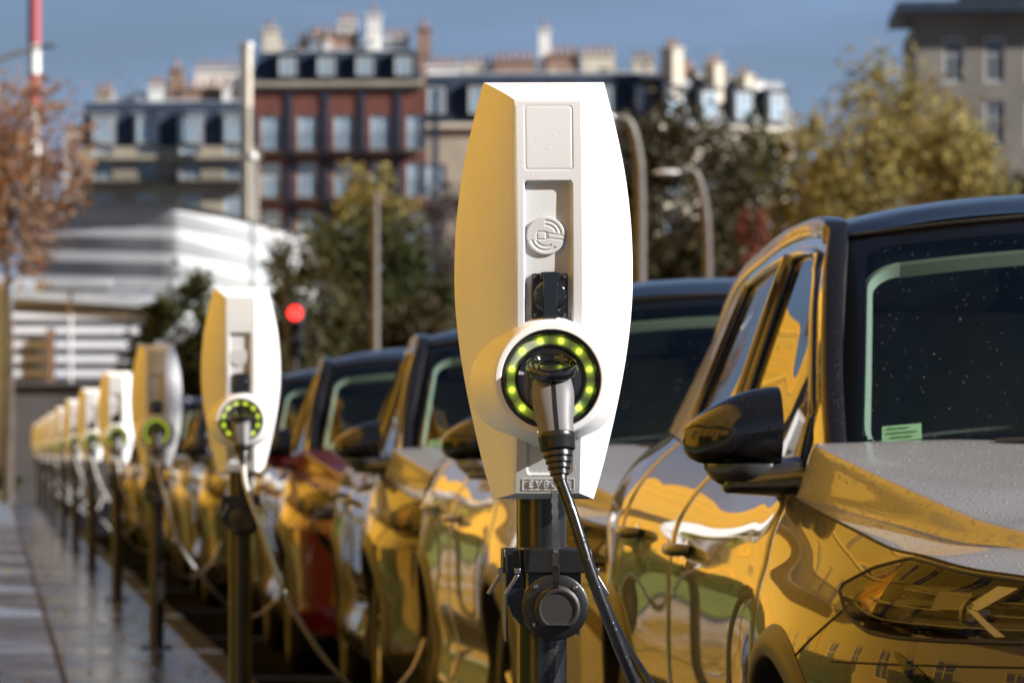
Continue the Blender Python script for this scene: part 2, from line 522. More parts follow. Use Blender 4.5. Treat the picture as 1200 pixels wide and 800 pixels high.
def building(name, label, loc, rz, W, D, n, bay0, bay, wz, ww, wh, zeave, wallm, cornm, group=None, blue=True, roof=None, balcony=(), x_skip=(), frame=M_WFRAME, reveal=.22, band=True):
    """wall front along x at y=0 looking to -y; wz lists the sill heights, n bays"""
    root = thing(name, label, "building", loc, rz, group)
    holes = [(bay0 + bay * i - ww / 2, bay0 + bay * i + ww / 2, z, z + wh) for i in range(n) for z in wz if i not in x_skip]
    m = MB()
    wall_holes(m, W, 0, zeave, holes, reveal=reveal)
    m.quad((0, 0, 0), (0, D, 0), (0, D, zeave), (0, 0, zeave)); m.quad((W, 0, 0), (W, 0, zeave), (W, D, zeave), (W, D, 0))
    m.quad((0, D, 0), (W, D, 0), (W, D, zeave), (0, D, zeave)); m.quad((0, 0, zeave), (W, 0, zeave), (W, D, zeave), (0, D, zeave))
    m.quad((0, reveal + .02, 0), (W, reveal + .02, 0), (W, reveal + .02, zeave - .01), (0, reveal + .02, zeave - .01))
    m.build("wall", wallm, root, smooth=False, fix=True)
    wm = window_mesh(ww - .02, wh - .02, blue, frame)
    for a, b, c, d in holes:
        w = bpy.data.objects.new("window", wm); C.objects.link(w); w.parent = root; w.location = ((a + b) / 2, .055, c + .01)
    cb = MB()
    cb.box((W / 2, .05, zeave + .13), (W + .5, .9, .30)); cb.box((W / 2, .1, zeave - .14), (W + .2, .5, .24))
    if band:
        for z in wz[1:]: cb.box((W / 2, -.045, z - .25), (W + .06, .09, .16))
    cb.build("cornice", cornm, root, smooth=False)
    if balcony:
        bc = MB()
        for z in balcony:
            bc.box((W / 2, -.35, z - .08), (W - .3, .7, .12))
            bc.box((W / 2, -.68, z + .95), (W - .3, .05, .06)); bc.box((W / 2, -.68, z + .1), (W - .3, .05, .05))
            for k in range(int(W / .16)): bc.box((.2 + k * .16, -.68, z + .5), (.03, .03, .86))
        bc.build("balcony", M_IRON, root, smooth=False)
    return root

def mansard(root, W, D, z0, h, slope, m_slate, ndorm, d0, dbay, dw, dh, dz, m_face=None, blue=True, top=M_ZINC):
    m = MB()
    s = slope
    b = [(0, .1, z0), (W, .1, z0), (W, D, z0), (0, D, z0)]; t = [(.35, .1 + s, z0 + h), (W - .35, .1 + s, z0 + h), (W - .35, D - s, z0 + h), (.35, D - s, z0 + h)]
    for i in range(4):
        k = (i + 1) % 4; m.quad(b[i], b[k], t[k], t[i])
    m.build("roof", m_slate, root, smooth=False)
    tp = MB().add([(p[0], p[1], p[2] + .003) for p in t] + [(W / 2 - 1, D / 2, z0 + h + 1.1), (W / 2 + 1, D / 2, z0 + h + 1.1)], [(0, 1, 5, 4), (1, 2, 5), (2, 3, 4, 5), (3, 0, 4)])
    tp.build("roof_top", top, root, smooth=False)
    if ndorm:
        dm = MB()
        dm.box((0, .55, dh / 2), (dw, 1.1, dh)); dm.box((0, .5, dh + .09), (dw + .24, 1.3, .18))
        o = dm.build("dormer", m_face or M_CREAM, smooth=False); me = o.data; bpy.data.objects.remove(o)
        wmesh = window_mesh(dw - .5, dh - .4, blue)
        for i in range(ndorm):
            d = bpy.data.objects.new("dormer", me); C.objects.link(d); d.parent = root
            d.location = (d0 + dbay * i, .1 + s * (dz - z0) / h - .35, dz)
            w = bpy.data.objects.new("dormer_window", wmesh); C.objects.link(w); w.parent = d; w.location = (0, -.13, .2)

def chimney(root, x, y, z, w, d, h, m_, pots=4, potm=M_TERRA):
    c = MB().box((x, y, z + h / 2), (w, d, h)).box((x, y, z + h + .06), (w + .2, d + .2, .14)).build("chimney", m_, root, smooth=False)
    if pots:
        p = MB()
        for k in range(pots):
            px, py = (x - w / 2 + (k + .5) * w / pots, y) if w > d else (x, y - d / 2 + (k + .5) * d / pots)
            p.lathe([(.13, 0), (.11, .5), (.14, .52), (.14, .6)], (px, py, z + h + .13), 'z', 8)
        p.build("chimney_pots", potm, c)["kind"] = "stuff"

# ---- the sunlit ochre fronts across the esplanade, beside the frame: they light and mirror in the cars
for k in range(4):
    y0 = -19 + 42.5 * k
    b = building("stone_building", ["ochre stone building with tall windows standing beside the esplanade at its start", "ochre stone building with tall windows, second along the esplanade",
                 "ochre stone building with tall windows, third along the esplanade", "ochre stone building with tall windows at the far end of the esplanade"][k],
                 (-6.6, y0, 0), R(90), 42, 14, 10, 2.4, 4.1, (1.0, 5.6, 9.8, 13.6, 17.4, 21.2), 1.35, 2.3, 25.0, M_OCHRE, M_OCHRE2, "ochre stone buildings along the esplanade", False, balcony=(5.5,), frame=M_OCHRE2)
    mansard(b, 42, 14, 25.15, 4.0, 1.9, M_OCHRE2, 10, 2.4, 4.1, 1.9, 2.3, 25.5, M_OCHRE2, False)
t = sheet("lawn", -4.6, -.9, -6, 95, .03, M_TURF)
t["kind"] = "structure"
sheet("path", -6.55, -4.6, -9, 160, .026, M_OCHRE2)  # unseen ochre strip, added to bounce gold light up from the ground

# ------------------------------------------------------------------ far buildings
def pl(px, d): return (px + 5) / F_PX * d
def zz(py, d): return CAM_Z - (py - 531) / F_PX * d
G_H = "old apartment buildings on the skyline"
# slate-roofed block
d = 321; r = R(-5)
A = building("apartment_building", "beige apartment building with a navy slate roof and blue dormers", (pl(92, d), d, 0), r, 12.0, 11, 4, 1.6, 2.95, (3, 6.3, 9.6, 12.9, 16.1, 19.3), 1.35, 2.2, zz(187, d), M_BEIGE, M_BEIGE, G_H, balcony=(19.2, 12.8))
mansard(A, 12.0, 11, zz(187, d) + .28, 3.6, 1.3, M_SLATE, 4, 1.6, 2.95, 1.7, 2.1, zz(187, d) + .9, M_ZINC)
chimney(A, 8.3, 3.0, 24.0, 3.2, 1.0, 1.5, M_TERRA, 6); chimney(A, 9.6, 4.6, 24.5, 4.0, .9, 2.4, M_WHITEWALL, 7); chimney(A, 6.4, 3.2, 24.2, .9, 1.2, 2.6, M_TERRA, 3); chimney(A, 1.5, 4.0, 24, 1.2, .9, 1.2, M_WHITEWALL, 3)
# tall party chimney
T = thing("party_chimney", "tall pale chimney stack rising between slate-roofed and brick buildings", "chimney", (pl(288, 318), 318, 0), R(-20), None)
MB().box((0, 0, 12.0), (.5, .8, 24.0)).build("stack", M_BEIGE, T, smooth=False)
MB().box((0, 0, 26.0), (.56, .86, 4.0)).build("stack_head", M_CREAM, T, smooth=False)
MB().box((0, 0, 28.1), (.7, 1.0, .3)).build("stack_cap", M_WHITEWALL, T, smooth=False)
# brick block
d = 322
B = building("apartment_building", "red brick apartment building under a crowded slate roof with white chimneys", (pl(296, d), d + 1, 0), R(-5), 11.4, 11, 5, 1.3, 2.45, (2.2, 5.4, 8.6, 11.8, 15.0, 18.2, 21.4), 1.3, 2.35, zz(100, d), M_BRICK, M_BEIGE, G_H, balcony=(21.3, 18.1))
mansard(B, 11.4, 11, zz(100, d) + .28, 2.1, 1.2, M_SLATE, 4, 2.4, 2.6, 1.6, 1.6, zz(100, d) + .5, M_SLATE)
for (x, y, w, dd, h, mm, n) in ((1.2, 2.2, 1.0, 1.4, 1.9, M_CREAM, 3), (4.0, 2.6, 1.8, .8, 1.1, M_TERRA, 5), (5.6, 3.2, 3.0, 1.0, 1.6, M_TERRA, 5), (6.4, 4.6, 1.2, 1.0, 2.6, M_WHITEWALL, 3), (8.2, 2.8, 1.0, 1.0, 2.9, M_WHITEWALL, 2), (9.8, 3.2, 1.6, .9, 1.3, M_WHITEWALL, 4), (11.6, 2.4, .9, 1.5, 1.9, M_TERRA, 3)):
    chimney(B, x, y, zz(100, d) + 2.0, w, dd, h, mm, n)
pr = MB()
for k in range(5): pr.box((2.0 + .52 + k * 2.45, -.06, zz(100, d) / 2), (.42, .12, zz(100, d) - .5))
pr.build("dark_pilaster", M_SLATE, B, smooth=False)
# cream block with mansard, seen behind the near post
d = 335; r2 = R(-4)
Cb = building("apartment_building", "long cream apartment building with slate mansard roof behind dark trees", (pl(484, d), d, 0), r2, 17.5, 12, 6, 1.6, 2.9, (2.5, 5.8, 9.1, 12.4, 15.7, 18.9), 1.4, 2.3, zz(150, d), M_BEIGE, M_CREAM, G_H, balcony=(18.8,))
mansard(Cb, 17.5, 12, zz(150, d) + .28, 3.5, 1.1, M_SLATE, 6, 1.6, 2.9, 1.7, 2.2, zz(150, d) + .8, M_SLATE)
for (x, y, w, dd, h, mm, n) in ((.5, 2.6, .8, 3.4, 1.9, M_TERRA, 5), (2.1, 1.8, 2.2, .9, 1.0, M_WHITEWALL, 6), (4.6, 3.4, 2.2, 1.0, 1.2, M_CREAM, 5), (7.2, 3.0, 2.8, 1.0, 1.5, M_TERRA, 6), (9.3, 3.4, .8, .8, 3.7, M_WHITEWALL, 1), (10.6, 3.2, 2.2, 1.0, 1.9, M_TERRA, 5), (13.0, 3.0, 2.3, 1.0, 1.9, M_CREAM, 5), (16.2, 3.2, 1.4, 1.0, 1.5, M_CREAM, 3)):
    chimney(Cb, x, y, zz(150, d) + 3.3, w, dd, h, mm, n)
d = 332; r3 = R(24)
Db = building("apartment_building", "sunlit cream corner building with slate mansard roof and tall chimneys", (pl(768, d), d, 0), r3, 11.5, 12, 4, 1.5, 2.8, (2.5, 5.8, 9.1, 12.4, 15.7, 18.9), 1.4, 2.3, zz(150, d), M_CREAM, M_CREAM, G_H)
mansard(Db, 11.5, 12, zz(150, d) + .28, 3.3, 1.1, M_SLATE, 4, 1.5, 2.8, 1.7, 2.2, zz(150, d) + .6, M_SLATE)
for (x, y, w, dd, h, mm, n) in ((1.7, .6, .85, 1.6, 3.6, M_CREAM, 3), (3.4, 2.4, 2.0, 1.0, 2.4, M_TERRA, 6), (5.1, .6, .7, 1.5, 2.6, M_CREAM, 3), (6.7, 2.4, 1.4, 1.0, 1.8, M_TERRA, 5), (7.6, .6, .6, 1.4, 1.9, M_CREAM, 2), (9.0, 1.6, .6, 1.4, 1.5, M_WHITEWALL, 2), (10.4, 1.6, .6, 1.4, 1.0, M_CREAM, 2)):
    chimney(Db, x, y, zz(150, d) + 1.9, w, dd, h, mm, n)
W0 = thing("white_house", "small white house with terracotta pots, low on the skyline by the mast", "building", (pl(74, 345), 345, 0), R(-12), None)
MB().box((1.4, 3, 12.2), (2.9, 6, 24.4)).build("wall", M_WHITEWALL, W0, smooth=False)
MB().box((1.4, 3, 24.5), (3.1, 6.2, .3)).build("roof", M_TERRA, W0, smooth=False)
wm_ = window_mesh(1.0, 1.7)
for z in (19.5, 22.0):
    w = bpy.data.objects.new("window", wm_); C.objects.link(w); w.parent = W0; w.location = (1.4, -.12, z)
for bld, Wb, zb, hs in ((A, 12.0, zz(187, 330) + 3.5, 1.3), (B, 11.4, zz(100, 322) + 2.1, 1.5), (Cb, 17.5, zz(150, 335) + 3.4, 1.2), (Db, 8.0, zz(150, 332) + 3.2, 1.0)):
    rgc = np.random.default_rng(int(Wb * 10))
    for k in range(7):
        chimney(bld, float(rgc.uniform(.6, Wb - .6)), float(rgc.uniform(1.8, 6)), zb - .3, float(rgc.uniform(.3, 1.1)), float(rgc.uniform(.4, .9)), float(rgc.uniform(.5, 1.2)) * hs, (M_WHITEWALL, M_CREAM, M_ZINC, M_BEIGE)[k % 4], int(rgc.integers(0, 4)))
    am = MB()
    for k in range(4):
        x = float(rgc.uniform(.5, Wb - .5)); h_ = float(rgc.uniform(1.2, 2.6))
        am.tube([(x, 3, zb), (x, 3, zb + h_)], .035, 5).box((x, 3, zb + h_), (.8, .04, .04)).box((x, 3, zb + h_ - .3), (.6, .04, .04))
    am.build("roof_aerials", M_POLEZINC, bld)["kind"] = "stuff"
# grey building with deep eaves, high on the right
d = 250
E = building("office_building", "grey stone building with deep dark eaves above the yellow tree", (pl(1073, d), d, 0), R(-8), 16, 14, 6, 1.95, 2.1, (2.6, 6.2, 9.7, 13.4, 17.0, 20.3), 1.0, 2.35, zz(24, d), M_GREYSTONE, M_GREYSTONE, None, blue=False, band=False)
ev = MB().box((8, 4.4, zz(24, d) + .62), (18, 10.6, .55)).box((9.2, 5.2, zz(24, d) + 1.6), (13, 8, 1.5))
ev.build("roof", M_SLATE, E, smooth=False)

# ------------------------------------------------------------------ white banded stadium and the louvred front below it
M_BANDWHITE = mat("white_cladding", (0.43, 0.44, 0.455), 0.5, var=0.04, nscale=.6)
M_BANDGREY = mat("grey_cladding", (0.55, 0.60, 0.68), 0.5, var=0.08, nscale=.6)
S = thing("stadium", "white curved stadium with horizontal cladding bands behind the trees", "stadium", (pl(206, 200), 200, 0), 0)
def sweep_band(m, z0, z1, o0, o1, mi=0):
    path = [(-6.5, 1.85), (-3.2, .8), (-1.0, .23), (-.3, .06), (.2, 0.05), (2.0, .75), (4.0, 2.3), (6.0, 4.5), (7.5, 7.5)]
    sp = spl(path, 60)
    rows = []
    for i in range(60):
        t = sp[min(i + 1, 59)] - sp[max(i - 1, 0)]; t = t / np.linalg.norm(t)
        nrm = np.array([t[1], -t[0]])
        drop = max(0, (sp[i][0])) * .20 + max(0, -sp[i][0]) * -.035
        rows.append([Vector((*(sp[i] + nrm * o0), z0 - drop)), Vector((*(sp[i] + nrm * o1), z0 + (z1 - z0) * .55 - drop)), Vector((*(sp[i] + nrm * o0), z1 - drop))])
    m.grid(rows, mi)
sb = MB()
ztopS = zz(238, 200)
for k in range(7):
    sweep_band(sb, ztopS - 1.05 * (k + 1) + .08, ztopS - 1.05 * k, 0, .11)
sb.build("cladding_bands", M_BANDWHITE, S, angle=20)
cap_ = MB()
sp = spl([(-6.5, 1.85), (-3.2, .8), (-1.0, .23), (-.3, .06), (.2, 0.05), (2.0, .75), (4.0, 2.3), (6.0, 4.5), (7.5, 7.5)], 60)
rows = []
for i in range(60):
    drop = max(0, sp[i][0]) * .20 + max(0, -sp[i][0]) * -.035
    rows.append([Vector((sp[i][0], sp[i][1] - .35, ztopS - drop)), Vector((sp[i][0] * .9, sp[i][1] + 3.0, ztopS + .16 - drop)), Vector((sp[i][0] * .7, sp[i][1] + 9, ztopS + .1 - drop))])
cap_.grid(rows).build("roof", M_BANDWHITE, S, angle=30)
MB().grid([[Vector((p[0], p[1] + .05, 0)), Vector((p[0], p[1] + .05, ztopS - max(0, p[0]) * .20 - .02))] for p in sp]).build("wall", M_BANDGREY, S)
Lv = thing("louvred_hall", "grey louvred hall with slatted front beside the pale pole", "building", (pl(12, 140), 140, 0), R(5))
lm = MB()
for k in range(11):
    z = 1.2 + .42 * k
    lm.box((2.45, 0, z), (4.9 - .0 * k, .18, .20), rot=None)
lm.build("louvre_screen", M_BANDGREY, Lv, smooth=False)
MB().box((2.45, 2.6, 2.9), (4.9, 5, 5.8)).build("wall", mat("dark_cladding", (.19, .21, .25), .5), Lv, smooth=False)
MB().add([(-.2, -.4, 5.5), (5.2, -.4, 5.15), (5.2, 6, 5.45), (-.2, 6, 6.3), (-.2, -.4, 5.75), (5.2, -.4, 5.35), (5.2, 6, 5.65), (-.2, 6, 6.5)], [(0, 1, 2, 3), (4, 5, 6, 7), (0, 1, 5, 4), (1, 2, 6, 5), (2, 3, 7, 6), (3, 0, 4, 7)]).build("roof", mat("grey_roof_sheet", (.30, .33, .37), .5), Lv, smooth=False)
for x in (1.15,): MB().box((x, -.35, 2.3), (.22, .3, 4.6)).build("column", M_GREYSTONE if x > 2 else mat("brown_column", (.16, .09, .05), .6), Lv, smooth=False)
cn = thing("canopy", "white sunlit canopy edge above the louvred hall", "canopy", (pl(45, 128), 128, 0), R(6))
MB().box((.95, 0, zz(335, 128)), (1.9, 1.6, .26)).build("roof_edge", M_ZINC, cn, bevel=.06)
for x in (.9,): MB().lathe([(.05, 0), (.05, zz(335, 128) - .14)], (x, .3, 0), 'z', 10).build("column", M_BANDGREY, cn)
hw = MB().box((pl(13, 97.6) + 1.45, 97.6, 1.17), (2.9, .2, 2.34)).box((pl(13, 97.6) + 1.45, 97.55, 2.37), (2.95, .36, .07))
tag(hw.build("boundary_wall", mat("dark_grey_wall", (.06, .057, .06), .7, var=.15, nscale=1.5, bump=.2), smooth=False), "dark grey wall closing the pavement at the end of the row", "wall")

# ------------------------------------------------------------------ masts, lamps, signal
M_POLEGREY = mat("galvanised_pole", (0.30, 0.31, 0.32), 0.45, 0.3, var=0.12)
M_POLEBROWN = mat("grey_brown_pole", (0.13, 0.115, 0.105), 0.5, 0.2, var=0.12)
M_POLEPALE = mat("pale_blue_pole", (0.36, 0.58, 0.80), 0.7, 0.1, var=0.1)
M_REDPAINT = mat("red_paint", (0.42, 0.09, 0.10), 0.5, var=0.15)
M_LAMPHEAD = mat("pale_lamp_head", (0.78, 0.78, 0.76), 0.25, 0.2, var=0.05)
M_SIGNAL = emit("red_signal", (1.0, 0.03, 0.025), 2.2)

t = thing("lattice_mast", "tall red and white mast rising above the orange tree", "mast", (pl(40, 600), 600, 0))
mm, mr = MB(), MB()
for z0, z1, tgt in ((0, 47, mm), (47, 56, mm), (52.2, 66, mr)):
    a, b = (.75, .68)
    tgt.lathe([(a, z0), (b, z1)], (0, 0, 0), 'z', 12)
mm.build("white_shaft", M_WHITEWALL, t); mr.v = [(x * 1.04, y * 1.04, z) for x, y, z in mr.v]; mr.build("red_shaft", M_REDPAINT, t)
MB().lathe([(.79, 44.5), (.77, 48.5)], (0, 0, 0), 'z', 12).build("red_band", M_REDPAINT, t)

def bent_lamp(label, px, d, top_py, r0, reach, drop, head=True, polem=M_POLEBROWN, rad=.07, flip=-1, headm=None):
    x = pl(px, d); zt = zz(top_py, d)
    t = thing("street_lamp", label, "street lamp", (x, d, -.12), 0, "street lamps behind the cars")
    pts = [(0, 0, 0), (0, 0, zt * .55), (0, 0, zt - r0 * 1.1), (flip * reach * .12, 0, zt - r0 * .45), (flip * reach * .45, 0, zt), (flip * reach, 0, zt + drop)]
    sp = spl(pts, 50)
    MB().tube([Vector(p) for p in sp], [rad * (1 - .35 * i / 49) for i in range(50)], 12).build("pole", polem, t)
    if head:
        e = Vector(sp[-1])
        h = MB()
        rows = []
        for k in np.linspace(0, 1, 9):
            w = .11 * math.sin(math.pi * (.08 + .84 * k)); rows.append([e + Vector((flip * .5 * k - flip * .05, w * math.cos(a), .45 * w * math.sin(a) + .05 * k * (1 if drop > 0 else -.3))) for a in np.linspace(0, 2 * math.pi, 15)[:-1]])
        h.grid(rows, close=True).build("lamp_head", headm or M_LAMPHEAD, t, angle=60)
    return t
bent_lamp("curved street lamp post right beside the nearest charging post, its arm hidden", 750, 62, 132, .75, .34, .05, True, rad=.085)
bent_lamp("curved street lamp with pale head, standing before dark trees", 829, 85, 194, 1.2, .52, .0, True, rad=.09)
bent_lamp("street lamp arm with dark head above the orange tree", -28, 120, 62, .8, 1.6, .25, True, M_POLEBROWN, .07, 1, M_IRON)
def post_lamp(label, px, d, top_py, rad, m_, globe=.0):
    t = thing("lamp_post", label, "lamp post", (pl(px, d), d, -.12))
    zt = zz(top_py, d) + .12
    MB().lathe([(rad * 1.6, 0), (rad * 1.5, .6), (rad, .7), (rad * .85, zt - .02), (.0, zt)], (0, 0, 0), 'z', 14, caps=False).build("pole", m_, t)
    if globe:
        MB().lathe([(globe * math.sin(a), zt - globe * math.cos(a) + globe) for a in np.linspace(.02, math.pi - .02, 12)], (0, 0, 0), 'z', 16).build("lamp_globe", M_LAMPHEAD, t)
post_lamp("straight brown post in front of the green trees", 440, 90, 225, .075, M_POLEBROWN)
post_lamp("slim grey lamp post with pale globe in front of red bricks", 296, 180, 190, .09, M_POLEGREY, .19)
post_lamp("thick pale blue pole beside the dark grey wall", 9, 104, 326, .115, M_POLEPALE)
t = thing("traffic_light", "traffic light showing red between the trees", "traffic light", (pl(345, 66), 66, -.12))
MB().lathe([(.055, 0), (.05, 2.6)], (0, 0, 0), 'z', 12).build("pole", M_IRON, t)
zc_ = zz(367, 66) + .12
MB().box((0, 0, zc_ - .2), (.24, .18, .78)).build("signal_housing", M_IRON, t, bevel=.03)
for k in range(3):
    MB().lathe([(.095 * math.cos(a), -.03 * math.sin(a)) for a in np.linspace(0, 1.5, 6)], (0, -.092, zc_ - .24 * k + .0), 'y', 20, caps=False).build("signal_lens", M_SIGNAL if k == 0 else M_IRON, t)
    MB().grid([[Vector((.105 * math.cos(a), -.09, zc_ - .24 * k + .105 * math.sin(a))), Vector((.105 * math.cos(a), -.22, zc_ - .24 * k + .105 * math.sin(a)))] for a in np.linspace(.1, math.pi - .1, 12)]).build("signal_hood", M_IRON, t)

# ------------------------------------------------------------------ trees
M_BARK = mat("bark", (0.09, 0.07, 0.055), 0.9, var=0.35, nscale=5, bump=.6, bscale=20)
L_ORANGE = leaf_mat("orange_leaves", [(.22, .09, .04), (.30, .14, .06), (.16, .11, .08), (.36, .22, .13), (.14, .12, .10)])
L_GREEN = leaf_mat("dark_green_leaves", [(.022, .032, .011), (.036, .047, .015), (.06, .062, .018), (.03, .037, .014)])
L_OLIVE = leaf_mat("olive_leaves", [(.035, .04, .015), (.07, .066, .022), (.05, .04, .02), (.11, .09, .03)])
L_BROWN = leaf_mat("brown_leaves", [(.038, .032, .016), (.065, .05, .022), (.026, .028, .014), (.085, .06, .025)])
L_YELLOW = leaf_mat("yellow_leaves", [(.28, .22, .06), (.40, .33, .10), (.18, .17, .06), (.33, .24, .08), (.14, .15, .05)])
L_GREY = leaf_mat("grey_twigs", [(.08, .07, .07), (.12, .10, .095), (.05, .045, .05)])
L_RED = leaf_mat("red_twigs", [(.22, .07, .05), (.16, .06, .04), (.30, .12, .08)])

def tree(name, label, loc, h, crown_z, crown_r, crown_h, leafm, nclump, nleaf, leaf, seed, trunk_r=.16, cat="tree", group=None, squash=1.0, spread=.34):
    rg = np.random.default_rng(seed)
    t = thing(name, label, cat, loc, 0, group)
    clumps = []
    while len(clumps) < nclump:
        p = rg.uniform(-1, 1, 3)
        q = np.linalg.norm(p)
        if q < 1 and q > .25 * rg.random():
            wob = 1 + .25 * math.sin(3 * math.atan2(p[1], p[0]) + seed) + .15 * math.sin(5 * p[2] + seed)
            clumps.append(Vector((p[0] * crown_r * wob, p[1] * crown_r * squash * wob, crown_z + p[2] * crown_h * (1 + .1 * wob))))
    tm = MB()
    top = Vector((rg.normal(0, .1), rg.normal(0, .1), crown_z + crown_h * .35))
    fork = Vector((0, 0, max(.4, crown_z - crown_h * .75)))
    tm.tube(spl([(0, 0, 0), tuple(fork * .6 + Vector((.04, 0, 0))), tuple(fork), tuple((fork + top) / 2 + Vector((.1, .05, 0))), tuple(top)], 16), np.linspace(trunk_r, trunk_r * .25, 16), 9)
    for c in clumps[::2]:
        k = rg.uniform(.15, .8); b = fork + (top - fork) * k
        mid = (b + c) / 2 + Vector((0, 0, .12 * (c - b).length))
        tm.tube(spl([tuple(b), tuple(mid), tuple(c)], 7), np.linspace(trunk_r * .32, trunk_r * .07, 7), 5, caps=False)
    tm.build("trunk", M_BARK, t)
    n = nclump * nleaf
    ci = rg.integers(0, nclump, n)
    base = np.array([tuple(c) for c in clumps])[ci]
    sc = np.array([crown_r * spread, crown_r * spread * squash, crown_h * spread * .8]) * rg.uniform(.5, 1.15, nclump)[ci][:, None]
    pos = base + rg.normal(0, .55, (n, 3)) * sc
    a = rg.normal(size=(n, 3)); a /= np.linalg.norm(a, axis=1)[:, None]
    b = np.cross(a, rg.normal(size=(n, 3))); b /= np.linalg.norm(b, axis=1)[:, None]
    s = (leaf * rg.uniform(.55, 1.3, n))[:, None]
    v = np.stack([pos - a * s, pos + b * s * .55, pos + a * s, pos - b * s * .55], 1).reshape(-1, 3)
    me = bpy.data.meshes.new("crown")
    me.from_pydata(v.tolist(), [], np.arange(4 * n).reshape(n, 4).tolist())
    me.materials.append(leafm)
    o = bpy.data.objects.new("crown", me); C.objects.link(o); o.parent = t
    return t

def ptree(name, label, px, d, py_top, py_bot, w_px, leafm, nclump, nleaf, leaf, seed, **k):
    s = d / F_PX
    zt, zb = zz(py_top, d), max(.3, zz(py_bot, d))
    return tree(name, label, (pl(px, d), d, -.12), zt, (zt + zb) / 2, w_px * s / 2 * .86, (zt - zb) / 2 * .86, leafm, nclump, nleaf, leaf, seed, **k)
ptree("maple_tree", "orange-brown autumn tree at the left edge above the pale pole", 8, 92, 58, 335, 235, L_ORANGE, 70, 58, .085, 3, trunk_r=.12)
ptree("bushy_tree", "low dark green tree beside the stadium, behind the charging posts", 232, 112, 318, 520, 150, L_GREEN, 40, 160, .12, 5)
ptree("bushy_tree", "taller sparse olive tree with gaps, behind the red traffic light", 345, 118, 258, 500, 150, L_OLIVE, 34, 70, .12, 6)
ptree("bushy_tree", "dark green tree with yellow top, beside the straight brown post", 425, 125, 232, 520, 240, L_GREEN, 72, 150, .13, 8)
ptree("bushy_tree", "small yellow crown rising above the dark green tree", 432, 150, 188, 320, 110, L_YELLOW, 22, 70, .14, 9)
ptree("bare_tree", "grey-brown half bare tree to the left of the nearest charging post", 512, 160, 205, 480, 190, L_GREY, 50, 90, .13, 10)
ptree("bushy_tree", "brownish tree behind the cars, below the grey bare tree", 500, 120, 350, 540, 150, L_BROWN, 40, 130, .12, 11)
ptree("chestnut_tree", "large dark brown-green tree behind the curved lamp posts", 790, 150, 118, 470, 210, L_BROWN, 80, 130, .16, 12)
ptree("chestnut_tree", "dark olive tree between the curved lamps and the yellow tree", 885, 158, 140, 450, 190, L_OLIVE, 70, 130, .16, 13)
ptree("chestnut_tree", "dark brown tree directly behind the nearest charging post", 690, 170, 170, 500, 170, L_BROWN, 50, 120, .17, 14)
ptree("birch_tree", "tall yellow autumn tree in front of the grey building", 1035, 128, 55, 420, 190, L_YELLOW, 100, 100, .105, 15, spread=.40)
ptree("birch_tree", "shorter yellow-orange tree above the near car's roof", 1125, 118, 125, 400, 130, L_YELLOW, 66, 100, .10, 16, spread=.42)
ptree("birch_tree", "thin yellow-green tree beside the tall yellow tree", 965, 135, 120, 400, 120, L_YELLOW, 46, 80, .13, 17)
ptree("bushy_tree", "green tree at the right edge below the grey building", 1195, 140, 195, 400, 120, L_GREEN, 36, 110, .13, 18)
ptree("twiggy_shrub", "reddish twiggy shrub beside the near car's roof", 882, 96, 225, 420, 56, L_RED, 18, 60, .08, 19, trunk_r=.05, cat="shrub")
ptree("ivy_shrub", "small green shrub at the foot of the pale blue pole", 10, 96, 540, 585, 50, L_GREEN, 14, 60, .05, 20, trunk_r=.03, cat="shrub")
# unseen tree, added beside the road to cast shade on the third post
tree("added_shade_tree", "added tree out of view beyond the road, put there to shade the third charging post", (14.4, 16.3, -.12), 12.5, 10.4, 1.9, 2.2, L_BROWN, 32, 37, .115, 21)

# clipped hedges on the lawn and a planted bed, across the pavement from the cars
L_HEDGE = leaf_mat("hedge_leaves", [(.055, .075, .012), (.08, .10, .015), (.035, .05, .01), (.10, .11, .02)])
def hedge_mesh(Ln, seed):
    rg = np.random.default_rng(seed); n = 5200
    p = rg.uniform(-1, 1, (n, 3)); ax = rg.integers(0, 3, n); sg = np.where(rg.random(n) < .5, -1.0, 1.0)
    p[np.arange(n), ax] = sg * rg.uniform(.9, 1.04, n)
    p = p * np.array([.42, Ln / 2, .62]) + np.array([0, 0, .68])
    a = rg.normal(size=(n, 3)); a /= np.linalg.norm(a, axis=1)[:, None]
    b = np.cross(a, rg.normal(size=(n, 3))); b /= np.linalg.norm(b, axis=1)[:, None]
    s_ = (.075 * rg.uniform(.6, 1.3, n))[:, None]
    v = np.stack([p - a * s_, p + b * s_ * .6, p + a * s_, p - b * s_ * .6], 1).reshape(-1, 3)
    core = MB().box((0, 0, .62), (.72, Ln - .2, 1.1))
    me = bpy.data.meshes.new("hedge")
    me.from_pydata(v.tolist() + core.v, [], np.arange(4 * n).reshape(n, 4).tolist() + [tuple(i + 4 * n for i in f) for f in core.f])
    me.materials.append(L_HEDGE); return me
hm = hedge_mesh(5.6, 5)
for k in range(11):
    o = bpy.data.objects.new("hedge", hm); C.objects.link(o); o.location = (-3.6, -2 + 9.2 * k, .03); o.rotation_euler = (0, 0, R(180) * (k % 2))
    tag(o, "clipped green hedge on the lawn before the ochre buildings", "hedge", "clipped hedges on the lawn")

